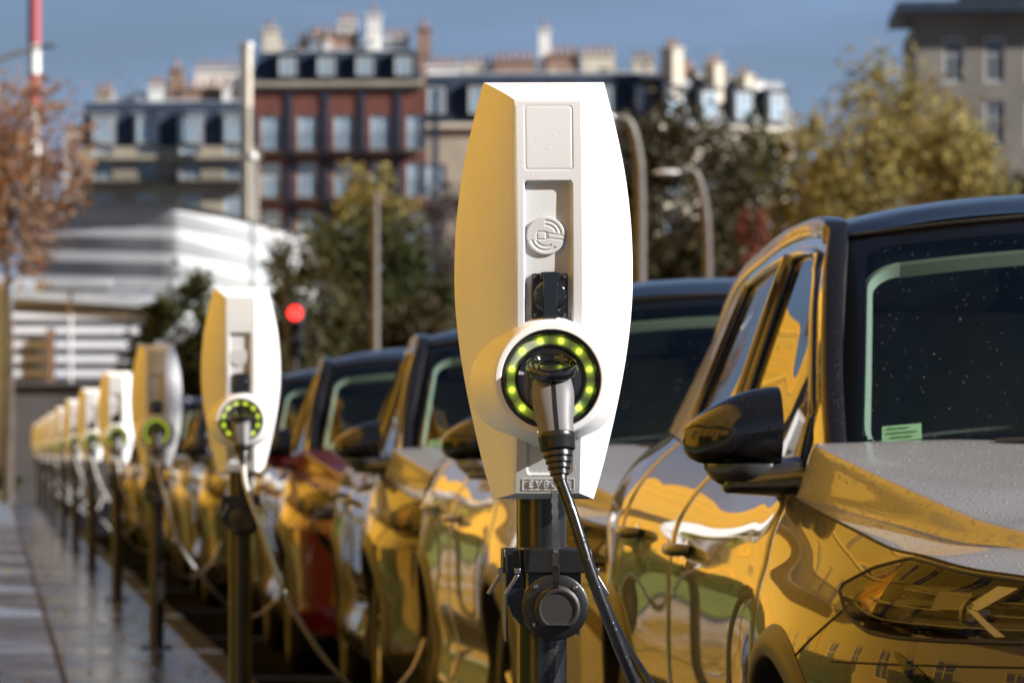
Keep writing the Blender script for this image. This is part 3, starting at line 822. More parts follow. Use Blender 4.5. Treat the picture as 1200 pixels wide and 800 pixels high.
# leaf-shaped flecks standing in for sun glints on the wet pavement
lv = MB(); rg = np.random.default_rng(44)
for _ in range(420):
    x, y = rg.uniform(-.6, 1.05), 7.2 + 60 * rg.random() ** 1.6; a = rg.uniform(0, 6.28); w = rg.uniform(.018, .04)
    u = Vector((math.cos(a), math.sin(a), rg.uniform(-.2, .3))) * w; q = Vector((-math.sin(a), math.cos(a), rg.uniform(-.2, .3))) * w * .7
    c = Vector((x, y, .010)); lv.add([c - u, c + q, c + u, c - q], [(0, 1, 2, 3)])
lo_ = lv.build("glint_flecks", L_YELLOW, smooth=False, fix=False); tag(lo_, "yellow leaf-shaped flecks standing in for sun glints on the wet pavement", "glint flecks", None, "stuff")
# ------------------------------------------------------------------ the charging post (one proto, then copies)
M_SHELL = mat("white_shell", (0.79, 0.79, 0.79), 0.42, var=0.035, nscale=7, bump=0.06, bscale=900, rvar=0.06, drops=0.07, dscale=120)
M_PANEL = mat("light_grey_panel", (0.515, 0.53, 0.55), 0.45, var=0.02, nscale=5, bump=0.06, bscale=900, drops=0.10, dscale=130)
M_BLACKPLASTIC = mat("black_plastic", (0.012, 0.012, 0.013), 0.3, var=0.2, bump=0.05, bscale=400)
M_BLACKGLOSS = mat("black_lid", (0.008, 0.008, 0.009), 0.08, 0, 0.6, 0.02, var=0.1)
M_POST = mat("black_post_paint", (0.007, 0.007, 0.008), 0.3, 0.0, 0.5, 0.12, var=0.2, bump=0.04, bscale=200)
M_BRACKET = mat("black_bracket_paint", (0.006, 0.006, 0.0065), 0.4, 0.0, 0.15, 0.15, var=0.2, bump=0.06, bscale=300)
M_DUMMY = mat("dark_grey_dummy", (0.022, 0.021, 0.02), 0.5, var=0.15, bump=0.08, bscale=400)
M_STEEL = mat("steel", (0.30, 0.29, 0.28), 0.32, 1.0, var=0.1)
M_PLUG = mat("grey_plug", (0.13, 0.13, 0.138), 0.5, var=0.05, bump=0.05, bscale=600)
M_CABLE = mat("black_cable", (0.007, 0.007, 0.008), 0.28, 0.0, 0.25, 0.1, var=0.2, drops=0.3, dscale=200)
M_CABLE_GREY = mat("grey_cable", (0.60, 0.60, 0.60), 0.35, 0.0, 0.3, 0.1, var=0.06)

def ring_material():
    """light guide of the status ring: grey frosted plastic that glows where the lamps behind it are"""
    m = bpy.data.materials.new("light_guide")
    n, l, p = _nodes(m)
    p.inputs["Base Color"].default_value = (0.34, 0.34, 0.28, 1)
    p.inputs["Roughness"].default_value = 0.45
    at_ = n.new("ShaderNodeAttribute"); at_.attribute_name = "glow"
    rp = n.new("ShaderNodeValToRGB")
    e = rp.color_ramp.elements
    e[0].position = 0; e[0].color = (0, 0, 0, 1)
    e[1].position = 1; e[1].color = (0.95, 1.0, 0.10, 1)
    k = e.new(0.45); k.color = (0.16, 0.30, 0.0, 1)
    l.new(at_.outputs["Fac"], rp.inputs["Fac"])
    l.new(rp.outputs["Color"], p.inputs["Emission Color"])
    p.inputs["Emission Strength"].default_value = 0.62
    return m
M_GUIDE = ring_material()
M_LED = emit("indicator_glow", (0.75, 1.0, 0.05), 1.1)

ZTOP, ZBOT = 1.494, 0.894
_OUT = np.array([(1.494, .0862), (1.43, .1027), (1.368, .1156), (1.306, .1236), (1.245, .1272), (1.183, .1268), (1.121, .1212), (1.06, .1115), (.998, .0985), (.937, .0838), (.894, .0715)])
_OUT = spl(_OUT, 200)
def outw(z): return float(np.interp(z, _OUT[::-1, 0], _OUT[::-1, 1]))
PT, PB = 1.460, 0.903
def pdep(z): return .124 - .46 * (z - 1.20) ** 2 - (.10 * max(0, 1.05 - z) ** 1.5)
PXE = .0452
def rrect(x, z, x0, x1, z0, z1, r):
    cx, cz = (x0 + x1) / 2, (z0 + z1) / 2
    dx = abs(x - cx) - ((x1 - x0) / 2 - r); dz = abs(z - cz) - ((z1 - z0) / 2 - r)
    return math.hypot(max(dx, 0), max(dz, 0)) + min(max(dx, dz), 0) - r
RING_Z, RING_Y = 1.064, -.146

def build_charger():
    root = thing("charging_post", "white charging post", "charging post")
    # shell: facets either side of the front panel, bevelled top, sides and back
    N = 60; K = 16
    for_rows = []
    left = []
    for i in range(N + 1):
        t = i / N
        zo = ZTOP + (ZBOT - ZTOP) * t; zp = PT + (PB - PT) * t
        row = []
        for k in range(K + 1):
            s = k / K
            z = zp + (zo - zp) * s
            x = -(PXE + (outw(zo) - PXE) * s)
            y = -pdep(zp) * (1 - s ** 1.55)
            row.append(Vector((x, y, z)))
        left.append(row)
    m = MB()
    m.grid(left)
    right = [[Vector((-p.x, p.y, p.z)) for p in r] for r in left]
    m.grid(right)
    m.grid([left[0], right[0]]); m.grid([left[-1], right[-1]])             # top bevel and under side
    for side in (left, right):
        m.grid([[r[-1], Vector((r[-1].x * .985, .055, r[-1].z)), Vector((r[-1].x * .90, .085, r[-1].z))] for r in side])
    m.grid([[Vector((left[i][-1].x * .90, .085, left[i][-1].z)), Vector((right[i][-1].x * .90, .085, right[i][-1].z))] for i in range(N + 1)])
    for i in (0, -1):
        w = abs(left[i][-1].x); z = left[i][-1].z
        m.add([(-w, 0, z), (w, 0, z), (w * .985, .055, z), (w * .9, .085, z), (-w * .9, .085, z), (-w * .985, .055, z)], [(0, 1, 2, 3, 4, 5)])
    # weld, so the creases stay crisp and the facets smooth
    sh = m.build("housing", M_SHELL, root, fix=False)
    bm = bmesh.new(); bm.from_mesh(sh.data)
    bmesh.ops.remove_doubles(bm, verts=bm.verts, dist=0.0002)
    bmesh.ops.recalc_face_normals(bm, faces=bm.faces)
    bm.to_mesh(sh.data); bm.free()
    sh.data.shade_smooth(); sh.data.set_sharp_from_angle(angle=R(28))
    # front panel with its pressed-in channel, name plate and lower tray
    xs = np.linspace(-PXE, PXE, 73); zs = np.linspace(PT, PB, 400)
    rows = []
    for z in zs:
        row = []
        for x in xs:
            d = 0.0
            a = rrect(x, z, -.0355, .0315, 1.09, 1.3465, .006); d += .0105 * float(sstep(.0006, -.0016, a))
            a = rrect(x, z, -.0335, .0325, 1.362, 1.4535, .004); d += .0012 * float(sstep(.0005, -.0009, abs(a) - .0008))
            a = rrect(x, z, -.030, .033, .930, 1.10, .006); d += .0035 * float(sstep(.0005, -.0015, a))
            row.append(Vector((x, -pdep(z) + d, z)))
        rows.append(row)
    MB().grid(rows).build("front_panel", M_PANEL, root, angle=75)
    # round emblem: a disc with engraved arcs and a plug
    em = MB()
    rr_ = []
    RE = .0262
    for r in np.linspace(.0, RE, 46)[1:]:
        ring = []
        for a in np.linspace(0, 2 * math.pi, 121)[:-1]:
            x, z = r * math.cos(a), r * math.sin(a); d = 0
            ad = math.degrees(a) % 360
            q = r / RE
            if 8 < ad < 95 or 195 < ad < 310:
                d += .0011 * math.exp(-((q - .80) / .045) ** 2)
            if 20 < ad < 95 or 205 < ad < 300:
                d += .0011 * math.exp(-((q - .58) / .045) ** 2)
            pl = rrect(x, z, -.0125, .0005, -.0055, .0055, .002)       # plug body
            d += .0010 * math.exp(-(pl / .0009) ** 2)
            ln_ = min(abs(z - .0042 + x * .18), abs(z + .0030 + x * .12)) if x > .001 else 1
            d += .0010 * math.exp(-(ln_ / .0007) ** 2)
            if x > -.0 and rrect(x, z, .0005, .004, -.0028, .0028, .0008) < 0: d += .0005
            ring.append(Vector((x, d, z)))
        rr_.append(ring)
    rr_.append([Vector((q.x * 1.035, .0008, q.z * 1.035)) for q in rr_[-1]])
    rr_.append([Vector((q.x * 1.04, .006, q.z * 1.04)) for q in rr_[-2]])
    em.grid(rr_, close=True)
    o0 = len(em.v); em.v.extend([tuple(q) for q in rr_[0]]); em.f.append(tuple(range(o0, o0 + 120))); em.mi.append(0)
    em.build("emblem", M_PANEL, root, angle=70, loc=(-.0055, -pdep(1.268) + .0105 - .0052, 1.268))
    # collar round the socket
    co = MB()
    co.lathe([(.1085, -.004), (.1065, -.030), (.1025, -.060), (.097, -.088), (.091, -.112), (.0855, -.130), (.0815, -.141), (.079, -.1455), (.0772, -.146), (.0712, -.146), (.070, -.1435), (.0695, -.118)], (0, 0, RING_Z), 'y', 96, caps=False)
    co.build("socket_collar", M_SHELL, root, angle=50)
    bk = MB().lathe([(.0698, -.121), (.0695, -.141), (.0655, -.142), (.0638, -.139), (.0622, -.134)], (0, 0, RING_Z), 'y', 96, caps=False)
    bk.lathe([(.0505, -.136), (.049, -.1385), (.047, -.138), (.0455, -.13), (.0445, -.10), (.001, -.098)], (0, 0, RING_Z), 'y', 72, caps=False)
    bk.build("socket_bezel", M_BLACKPLASTIC, root, angle=50)
    leds = [15 + 30 * k for k in range(12) if k not in (8, 9)]
    g = MB(); glow = []
    rws = []
    for r in np.linspace(.0505, .0625, 13):
        row = []
        for k in range(360):
            a = 2 * math.pi * k / 360
            row.append(Vector((r * math.cos(a), -.1345 - .0015 * math.cos((r - .0565) / .006 * 1.5), RING_Z + r * math.sin(a))))
            dmin = min(math.hypot(r * math.cos(a) - .0565 * math.cos(R(q)), r * math.sin(a) - .0565 * math.sin(R(q))) for q in leds)
            glow.append(min(1, 1.0 * math.exp(-(dmin / .0044) ** 2) + .42 * math.exp(-(dmin / .0105) ** 2)))
        rws.append(row)
    g.grid(rws, close=True)
    go = g.build("light_ring", M_GUIDE, root)
    atr = go.data.attributes.new("glow", 'FLOAT', 'POINT'); atr.data.foreach_set("value", glow)
    for q in leds:
        c = (.0565 * math.cos(R(q)), -.1355, RING_Z + .0565 * math.sin(R(q)))
        MB().lathe([(.0026 * math.cos(t), -.0014 * math.sin(t)) for t in np.linspace(0, math.pi / 2 - .05, 5)], c, 'y', 14).build("indicator_light", M_LED, go)
    # household outlet under its black flap
    zo, yo = 1.1825, -pdep(1.1825) + .0105
    ol = MB().box((-.0, yo - .003, zo), (.051, .007, .064)).build("power_outlet", M_BLACKPLASTIC, root, bevel=.0025)
    fl = MB().lathe([(.0235, 0), (.0235, -.007), (.0215, -.0095), (.001, -.0105)], (0, yo - .0055, zo - .001), 'y', 40, caps=False)
    fl.box((0, yo - .012, zo + .001), (.021, .012, .066))
    fl.box((0, yo - .0105, zo + .028), (.028, .013, .011))
    fl.build("outlet_flap", M_BLACKGLOSS, ol, bevel=.0018)
    for sx in (-.021, .021):
        for sz in (-.027, .027):
            MB().lathe([(.0001, -.0016), (.0022, -.0014), (.0028, 0)], (sx, yo - .0065, zo + sz), 'y', 12, caps=False).build("screw", M_STEEL, ol)
    # raised letters in their frame at the foot of the panel
    cu = bpy.data.curves.new("lettering", 'FONT')
    cu.body = "EVBOX"; cu.size = .0148; cu.extrude = .0007; cu.align_x = 'CENTER'; cu.align_y = 'CENTER'; cu.space_character = 1.32; cu.bevel_depth = .00012
    cu.materials.append(M_PANEL)
    lt = bpy.data.objects.new("lettering", cu); C.objects.link(lt); lt.parent = root
    tilt = math.atan((pdep(.925) - pdep(.905)) / .02)
    lt.rotation_euler = (R(90) + tilt, 0, 0); lt.location = (.0005, -pdep(.9155) - .0005, .9155)
    dg = bpy.context.evaluated_depsgraph_get()
    lme = bpy.data.meshes.new_from_object(lt.evaluated_get(dg))
    lob = bpy.data.objects.new("raised_letters", lme); C.objects.link(lob); lob.parent = root
    lob.rotation_euler = lt.rotation_euler; lob.location = lt.location
    lme.materials.clear(); lme.materials.append(M_PANEL)
    bpy.data.objects.remove(lt)
    fr = MB()
    for (a, b) in (((-.036, .9235), (.037, .9235)), ((-.036, .9078), (.037, .9078)), ((-.036, .9235), (-.036, .9078)), ((.037, .9235), (.037, .9078))):
        fr.tube([Vector((a[0], -pdep(a[1]), a[1])), Vector((b[0], -pdep(b[1]), b[1]))], .0007, 6)
    fr.build("lettering_frame", M_PANEL, root)
    # hinged lid of the socket, lifted
    ld = MB()
    lr = [(.001, .0012), (.026, .0014), (.029, .005), (.034, .0062), (.0365, .004), (.0372, -.002), (.0345, -.0075), (.001, -.009)]
    ld.lathe([(r, h) for r, h in lr], (0, 0, 0), 'z', 48, caps=False)
    ld.lathe([(.017, .003), (.0185, .0045), (.020, .003)], (0, 0, 0), 'z', 40, caps=False)
    for sx in (-.018, .018): ld.box((sx, .006, -.014), (.016, .03, .018))
    ld.box((0, .02, -.012), (.05, .03, .014))
    lo = ld.build("socket_lid", M_BLACKGLOSS, root, loc=(-.0005, -.166, RING_Z + .017), bevel=.0012)
    lo.rotation_euler = (R(25), 0, 0)
    # post and its foot plate
    MB().lathe([(.0365, .012), (.0365, .93)], (0, .045, 0), 'z', 40).build("post", M_POST, root)
    ft = MB().box((0, .045, .006), (.16, .16, .012))
    for sx in (-.06, .06):
        for sy in (-.015, .105): ft.lathe([(.009, .012), (.009, .022)], (sx, sy, 0), 'z', 6)
    ft.build("foot_plate", M_POST, root, bevel=.002)
    # cable holder: top tray with turned-down lips, side cheek, round dummy socket, clips, strap
    br = MB()
    br.box((.013, -.035, .8225), (.095, .10, .0035))
    br.box((.0135, -.0855, .8065), (.096, .0035, .034))
    br.box((-.0505, -.05, .8065), (.022, .0035, .034)); br.box((-.0395, -.068, .8065), (.0035, .036, .034)); br.box((-.0605, -.03, .8065), (.0035, .06, .034))
    br.box((-.05, -.02, .8225), (.024, .06, .0035))
    br.box((.061, -.04, .80), (.0035, .09, .04))
    ho = br.build("cable_holder", M_BRACKET, root, bevel=.0016)
    ck = MB()
    outl = [(-.085, .812), (.022, .812), (.022, .79), (.018, .735), (.004, .712), (-.03, .695), (-.055, .69), (-.085, .695)]
    cheek = [(-.0595, .822), (-.0335, .822), (-.0335, .712), (-.040, .717), (-.049, .728), (-.0560, .745), (-.0595, .765)]
    for y in (-.072, -.069):
        ck.add([(x, y, z) for x, z in cheek], [tuple(range(len(cheek)))])
    ck.grid([[(x, -.072, z), (x, -.069, z)] for x, z in cheek + cheek[:1]])
    ck.build("side_cheek", M_BRACKET, ho)
    c2 = MB()
    for x in (-.0595, -.057):
        c2.add([(x, y, z) for y, z in outl], [tuple(range(len(outl)))])
    c2.grid([[(-.0595, y, z), (-.057, y, z)] for y, z in outl + outl[:1]])
    c2.build("side_cheek", M_BRACKET, ho)
    MB().box((.047, -.005, .755), (.003, .06, .11)).build("side_cheek", M_BRACKET, ho)
    bp2 = MB()
    rw = []
    cz = .741; cx = .010
    for r in (.0001, .030, .0445, .0475, .0475):
        row = []
        for a in np.linspace(0, 2 * math.pi, 65)[:-1]:
            row.append(Vector((cx + r * math.cos(a), -.086 if r < .0476 else -.08, cz + r * math.sin(a))))
        rw.append(row)
    for q in rw[-1]: q.y = -.062
    rw[-2] = [Vector((cx + .0475 * math.cos(a), -.084, cz + .0475 * math.sin(a))) for a in np.linspace(0, 2 * math.pi, 65)[:-1]]
    bp2.grid(rw, close=True)
    bp2.box((cx, -.05, .775), (.075, .05, .06))
    bp2.build("holder_disc", M_BRACKET, ho, angle=40)
    dm = MB()
    def dshape(r, y):
        return [Vector((cx + .002 + r * math.cos(a), y, max(cz - .002 + r * math.sin(a), cz - .002 - r * .82))) for a in np.linspace(0, 2 * math.pi, 65)[:-1]]
    dr = [dshape(.0335, -.084), dshape(.0325, -.098), dshape(.0290, -.101), dshape(.0285, -.121), dshape(.0270, -.123), dshape(.0245, -.1225), dshape(.0240, -.1205), dshape(.0001, -.1205)]
    dm.grid(dr, close=True)
    dm.build("dummy_socket", M_DUMMY, ho, angle=40)
    for sx, sz in ((-.020, .770), (.036, .768), (-.021, .716)):
        MB().lathe([(.0001, -.004), (.0032, -.0035), (.0045, 0)], (sx + cx * .2, -.086, sz), 'y', 14, caps=False).build("screw", M_STEEL, ho)
    for sx, rot, yy in ((-.066, .55, -.055), (-.044, .55, -.088), (.068, -.55, -.08)):
        lv = MB().box((sx - math.sin(rot) * .016, yy, .787 - .014), (.0055, .008, .034), rot=Matrix.Rotation(rot, 3, 'Y'))
        lv.box((sx, yy, .7925), (.009, .011, .008))
        lv.build("holder_clip", M_STEEL, ho, bevel=.001)
    sp_ = MB()
    pts = [(.0075, -.10, .905), (.0085, -.103, .86), (.009, -.106, .82), (.0095, -.105, .785), (.010, -.1, .765)]
    sp = spl(pts, 60)
    for i in range(len(sp) - 1):
        a, b = Vector(sp[i]), Vector(sp[i + 1]); w = .0052 if (i // 3) % 2 else .0040
        sp_.box(tuple((a + b) / 2), (w * 2, .003, (a - b).length * 1.08), rot=(b - a).to_track_quat('Z', 'Y').to_matrix())
    sp_.build("lid_strap", M_RUBBER, ho)
    return root

def build_cable(label, path, cord_mat, group, loc):
    """plug in the socket, sleeve, and the cord that hangs from it down to the road"""
    root = thing("charging_cable", label, "charging cable", loc, 0, group)
    pg = MB()
    P0 = [(0, -.115, 1.062), (0, -.146, 1.060), (0.0005, -.168, 1.045), (.002, -.184, 1.012), (.0040, -.194, .985)]
    sp = spl(P0, 40)
    rows = []
    for i, p in enumerate(sp):
        t = i / (len(sp) - 1)
        w = .0275 - .0035 * t + .004 * math.exp(-((t - .55) / .22) ** 2); d = .026 - .004 * t
        a = Vector(sp[min(i + 1, len(sp) - 1)] - sp[max(i - 1, 0)]).normalized()
        s = Vector((1, 0, 0)); s = (s - a * s.dot(a)).normalized(); n = s.cross(a)
        rows.append([Vector(p) + s * w * math.copysign(abs(math.cos(q)) ** .8, math.cos(q)) + n * d * math.copysign(abs(math.sin(q)) ** .8, math.sin(q)) for q in np.linspace(0, 2 * math.pi, 41)[:-1]])
    pg.grid(rows, close=True)
    plug = pg.build("plug", M_PLUG, root, angle=60)
    rb = MB()
    fs = [Vector((0, -.024, 0)) * 0 + Vector(sp[i]) for i in range(14, 40)]
    out = []
    for i in range(14, 40):
        a = Vector(sp[min(i + 1, 39)] - sp[max(i - 1, 0)]).normalized(); n = Vector((1, 0, 0)).cross(a)
        if n.y > 0: n = -n
        d = .026 - .004 * i / 39
        out.append([Vector(sp[i]) + n * (d - .001) + Vector((q, 0, 0)) for q in (-.0028,)] + [Vector(sp[i]) + n * (d + .0012) + Vector((q, 0, 0)) for q in (-.0022, .0022)] + [Vector(sp[i]) + n * (d - .001) + Vector((.0028, 0, 0))])
    rb.grid(out)
    rb.build("plug_rib", M_BLACKPLASTIC, plug)
    cl = MB()
    d0 = Vector((.004, -.194, .985)); dr = Vector((.06, -.22, -.97)).normalized()
    prof = [(.0255, -.002), (.0262, .0), (.0262, .006), (.0250, .008), (.0250, .020), (.0240, .022), (.0200, .024)]
    L = [(r, h) for r, h in prof]
    h = .026
    for k in range(4):
        r = .0205 - .0024 * k
        L += [(r, h), (r, h + .0052), (r - .0035, h + .006), (r - .0035, h + .0078)]; h += .0085
    L += [(.0100, h), (.0095, h + .006)]
    cl.lathe(L, (0, 0, 0), 'z', 36)
    rot = dr.to_track_quat('Z', 'Y').to_matrix()
    cl.v = [tuple(rot @ Vector(v) + d0) for v in cl.v]
    cl.build("plug_sleeve", M_BLACKPLASTIC, plug, angle=35)
    start = d0 + dr * .062
    pts = [tuple(start - dr * .02), tuple(start)] + path
    cd = MB().tube([Vector(p) for p in spl(pts, 120)], .0084, 14)
    cd.build("cord", cord_mat, root)
    return root
# ------------------------------------------------------------------ the parked car (one proto, then copies)
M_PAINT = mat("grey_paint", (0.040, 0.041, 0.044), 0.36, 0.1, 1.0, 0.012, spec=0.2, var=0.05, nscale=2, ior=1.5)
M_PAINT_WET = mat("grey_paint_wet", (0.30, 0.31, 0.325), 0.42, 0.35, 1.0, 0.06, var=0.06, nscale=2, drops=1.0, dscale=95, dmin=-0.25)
M_ROOF = mat("navy_roof_wet", (0.005, 0.009, 0.022), 0.25, 0.0, 0.6, 0.06, var=0.1, drops=0.8, dscale=60)
M_GLOSSBLACK = mat("gloss_black", (0.008, 0.008, 0.009), 0.12, 0.0, 1.0, 0.02, var=0.1)
M_PILLAR = mat("satin_black_pillar", (0.005, 0.005, 0.007), 0.35, 0.0, 0.0, var=0.1, spec=0.25, drops=0.5, dscale=110)
M_MIRRORCAP = mat("mirror_cap_black", (0.006, 0.006, 0.007), 0.10, 0.0, 0.0, var=0.1, spec=0.55, drops=0.25, dscale=110)
M_RUBBER = mat("black_rubber", (0.007, 0.007, 0.007), 0.6, var=0.25, bump=0.1)
M_CLAD = mat("grey_plastic", (0.03, 0.03, 0.03), 0.42, var=0.15, bump=0.15, bscale=300)
M_CHROME = mat("bright_chrome", (0.24, 0.25, 0.27), 0.38, 1.0, var=0.03)
M_DARKCHROME = mat("dark_chrome", (0.08, 0.08, 0.09), 0.25, 1.0, var=0.1)
M_ALLOY = mat("alloy_rim", (0.45, 0.45, 0.46), 0.25, 1.0, var=0.08)
M_WINDSHIELD = glass("windscreen_glass", (0.68, 0.83, 0.74), drops=True, dscale=105)
M_SIDEGLASS = glass("side_glass", (0.10, 0.12, 0.11), ior=1.65)
M_FRIT = mat("black_frit", (0.004, 0.004, 0.005), 0.06, 0.0, 0.0, var=0.1)
M_INTERIOR = mat("dark_interior", (0.04, 0.043, 0.038), 0.7, var=0.2, bump=0.1)
M_SEAT = mat("seat_fabric", (0.17, 0.172, 0.16), 0.85, var=0.2, bump=0.2, bscale=200)
M_TRIM = mat("pale_trim", (0.25, 0.255, 0.245), 0.8, var=0.05)
M_TRIM_SHADE = mat("shaded_trim", (0.095, 0.10, 0.09), 0.9, var=0.1)  # trim darkened for the header: its shade is put into the colour
M_STICKER = mat("green_sticker", (0.42, 0.60, 0.48), 0.6, var=0.1)
M_STICKER_INK = mat("sticker_ink", (0.06, 0.2, 0.09), 0.6)
M_LAMPGLASS = glass("lamp_lens", (0.93, 0.93, 0.93), ior=1.33, drops=True, dscale=75)
M_LAMPDARK = mat("lamp_housing", (0.006, 0.006, 0.006), 0.4, 0.0, 0.0, var=0.3, spec=0.3)
M_REDLENS = mat("red_lens", (0.35, 0.01, 0.012), 0.1, 0.0, 1.0)
M_AMBER = mat("amber_reflector", (0.42, 0.15, 0.012), 0.25, 0.0, 1.0)

PLAN = spl([(0, 0), (-.3, .018), (-.5, .065), (-.63, .14), (-.745, .25), (-.825, .38), (-.868, .53), (-.892, .75), (-.90, 1.0),
            (-.905, 1.5), (-.912, 2.2), (-.912, 3.1), (-.902, 3.7), (-.87, 4.1), (-.76, 4.34), (-.45, 4.43), (0, 4.45)], 5000)
_seg = np.linalg.norm(np.diff(PLAN, axis=0), axis=1)
PS = np.concatenate([[0], np.cumsum(_seg)])
_t = np.gradient(PLAN, PS, axis=0)
_t /= np.linalg.norm(_t, axis=1)[:, None]
PN = np.stack([-_t[:, 1], _t[:, 0]], 1)
PL = PS[-1]
_side = (PLAN[:, 1] > 0.10) & (PLAN[:, 1] < 4.30)
def s_y(y): return float(np.interp(y, PLAN[_side, 1], PS[_side]))
def s_x(x):                                   # on the nose
    nose = PLAN[:, 1] < 0.30
    return float(np.interp(-x, -PLAN[nose, 0], PS[nose]))
def s_pt(p): return float(PS[np.argmin(np.sum((PLAN - np.array(p)) ** 2, 1))])
_zt = [((0, 0), .80, .035), ((-.3, .018), .815, .04), ((-.5, .065), .842, .06), ((-.63, .14), .866, .075), ((-.745, .25), .88, .09),
       ((-.825, .38), .899, .10), ((-.868, .53), .910, .10), ((-.892, .75), .942, .085), ((-.902, 1.2), .995, .055), ((-.905, 1.5), 1.022, .075),
       ((-.912, 2.2), 1.042, .115), ((-.912, 3.1), 1.082, .125), ((-.902, 3.7), 1.12, .14), ((-.87, 4.1), 1.13, .15), ((-.76, 4.34), 1.10, .10), ((-.45, 4.43), 1.09, .07), ((0, 4.45), 1.09, .06)]
_zs = np.array([s_pt(p) for p, _, _ in _zt])
_zz = spl(np.stack([_zs, [z for _, z, _ in _zt]], 1), 800)
_tt = spl(np.stack([_zs, [t for _, _, t in _zt]], 1), 800)
def ztop(s): return float(np.interp(s, _zz[:, 0], _zz[:, 1]))
def tins(s): return float(np.interp(s, _tt[:, 0], _tt[:, 1]))
SHUTS = (1.24, 2.56, 3.46)
def surf(s, z, off=0.0, groove=True):
    """point of the lower body's skin at arc length s round the plan and height z (left half)"""
    x = float(np.interp(s, PS, PLAN[:, 0])); y = float(np.interp(s, PS, PLAN[:, 1]))
    nx = float(np.interp(s, PS, PN[:, 0])); ny = float(np.interp(s, PS, PN[:, 1]))
    h = ztop(s) - z
    ins = tins(s) * max(0.0, 1 - h / 0.24) ** 2.3
    door = float(sstep(1.0, 1.5, y) * (1 - sstep(2.95, 3.35, y)))
    ins += 0.030 * door * math.exp(-((z - .46) / .085) ** 2)
    ins -= 0.008 * door * math.exp(-((z - .30) / .05) ** 2)
    ins += 0.004 * float(sstep(.62, 1.3, y) * (1 - sstep(3.2, 3.9, y))) * math.exp(-((z - .875) / .035) ** 2)   # waist crease
    ins -= 0.030 * math.exp(-((y - .92) / .42) ** 2) * math.exp(-((z - .68) / .13) ** 2) if y > .3 else 0       # wheel haunches
    ins -= 0.022 * math.exp(-((y - 3.62) / .45) ** 2) * math.exp(-((z - .72) / .16) ** 2)
    if z < .34: ins += .06 * ((.34 - z) / .14) ** 1.5
    if groove and z > .27:
        for y0 in SHUTS:
            if abs(y - y0) < .05:
                ins += .010 * math.exp(-((y - y0) / .0042) ** 2) + .006 * math.exp(-((y - y0) / .016) ** 2)
    k = off - ins
    return Vector((x + nx * k, y + ny * k, z))
def side_x(y, z): return surf(s_y(y), z).x
WHEELS = (.92, 3.55)
WR, AR = .335, .385

# headlamp outline on the skin: (s, top z, bottom z)
HL = [(s_pt((-.877, .605)), .848, .836), (s_pt((-.868, .53)), .878, .80), (s_pt((-.855, .47)), .889, .782), (s_pt((-.838, .41)), .8935, .768), (s_pt((-.80, .335)), .890, .762),
      (s_pt((-.745, .25)), .874, .760), (s_pt((-.69, .19)), .856, .760), (s_pt((-.63, .14)), .846, .760), (s_pt((-.52, .07)), .834, .764), (s_pt((-.40, .04)), .815, .775)][::-1]
_hs = [h[0] for h in HL]
_sap = s_pt((-.838, .41))
def hl_top(s):
    a = float(np.interp(s, _hs, [h[1] for h in HL])); b = ztop(s) - .006
    return b if s < _sap else a + (b - a) * float(np.clip(1 - (s - _sap) / .05, 0, 1))
def hl_bot(s): return float(np.interp(s, _hs, [h[2] for h in HL]))

def mirror_mb(mb):
    m = MB(); m.v = [(-x, y, z) for x, y, z in mb.v]; m.f = [f[::-1] for f in mb.f]; m.mi = list(mb.mi); return m
def both(mb):
    m = mirror_mb(mb); return MB().add(mb.v, mb.f).add(m.v, m.f)

def patch(s_list, top, bot, off, n=6):
    """strip of the skin between two height curves, lifted off it"""
    rows = []
    for s in s_list:
        a, b = top(s), bot(s)
        rows.append([surf(s, b + (a - b) * k / n, off, groove=False) for k in range(n + 1)])
    return MB().grid(rows)

RAIL = spl([(-.765, 1.24, 1.03), (-.738, 1.48, 1.225), (-.692, 1.76, 1.425), (-.647, 2.0, 1.533), (-.628, 2.3, 1.560), (-.617, 2.8, 1.555), (-.603, 3.2, 1.536),
            (-.590, 3.7, 1.498), (-.580, 4.1, 1.41), (-.575, 4.3, 1.34)], 300)
def rail(y): return np.array([np.interp(y, RAIL[:, 1], RAIL[:, 0]), y, np.interp(y, RAIL[:, 1], RAIL[:, 2])])
BELT = spl([(-.778, 1.24, 1.01), (-.785, 1.6, 1.028), (-.79, 2.2, 1.045), (-.787, 2.8, 1.068), (-.772, 3.3, 1.095), (-.74, 3.9, 1.13), (-.70, 4.3, 1.13)], 200)
def belt(y): return np.array([np.interp(y, BELT[:, 1], BELT[:, 0]), y, np.interp(y, BELT[:, 1], BELT[:, 2])])
def sideg(y, v, off=0.0):
    a, b = belt(y), rail(y)
    p = a + (b - a) * v
    h = np.linalg.norm(b - a)
    return Vector((p[0] - .008 * h * 4 * v * (1 - v) - off, p[1], p[2]))
def ws_pt(u, v, off=0.0):
    """windscreen: u across, v from the cowl to the header"""
    a = np.array([.752 * u, 1.07 + .24 * u * u, 1.085 - .035 * u * u])
    b = np.array([.618 * u, 1.87 + .12 * u * u, 1.568 - .045 * u * u])
    p = a + (b - a) * v
    k = .02 * 4 * v * (1 - v) * (1 - .5 * u * u) + off
    return Vector((p[0], p[1] - .53 * k, p[2] + .85 * k))

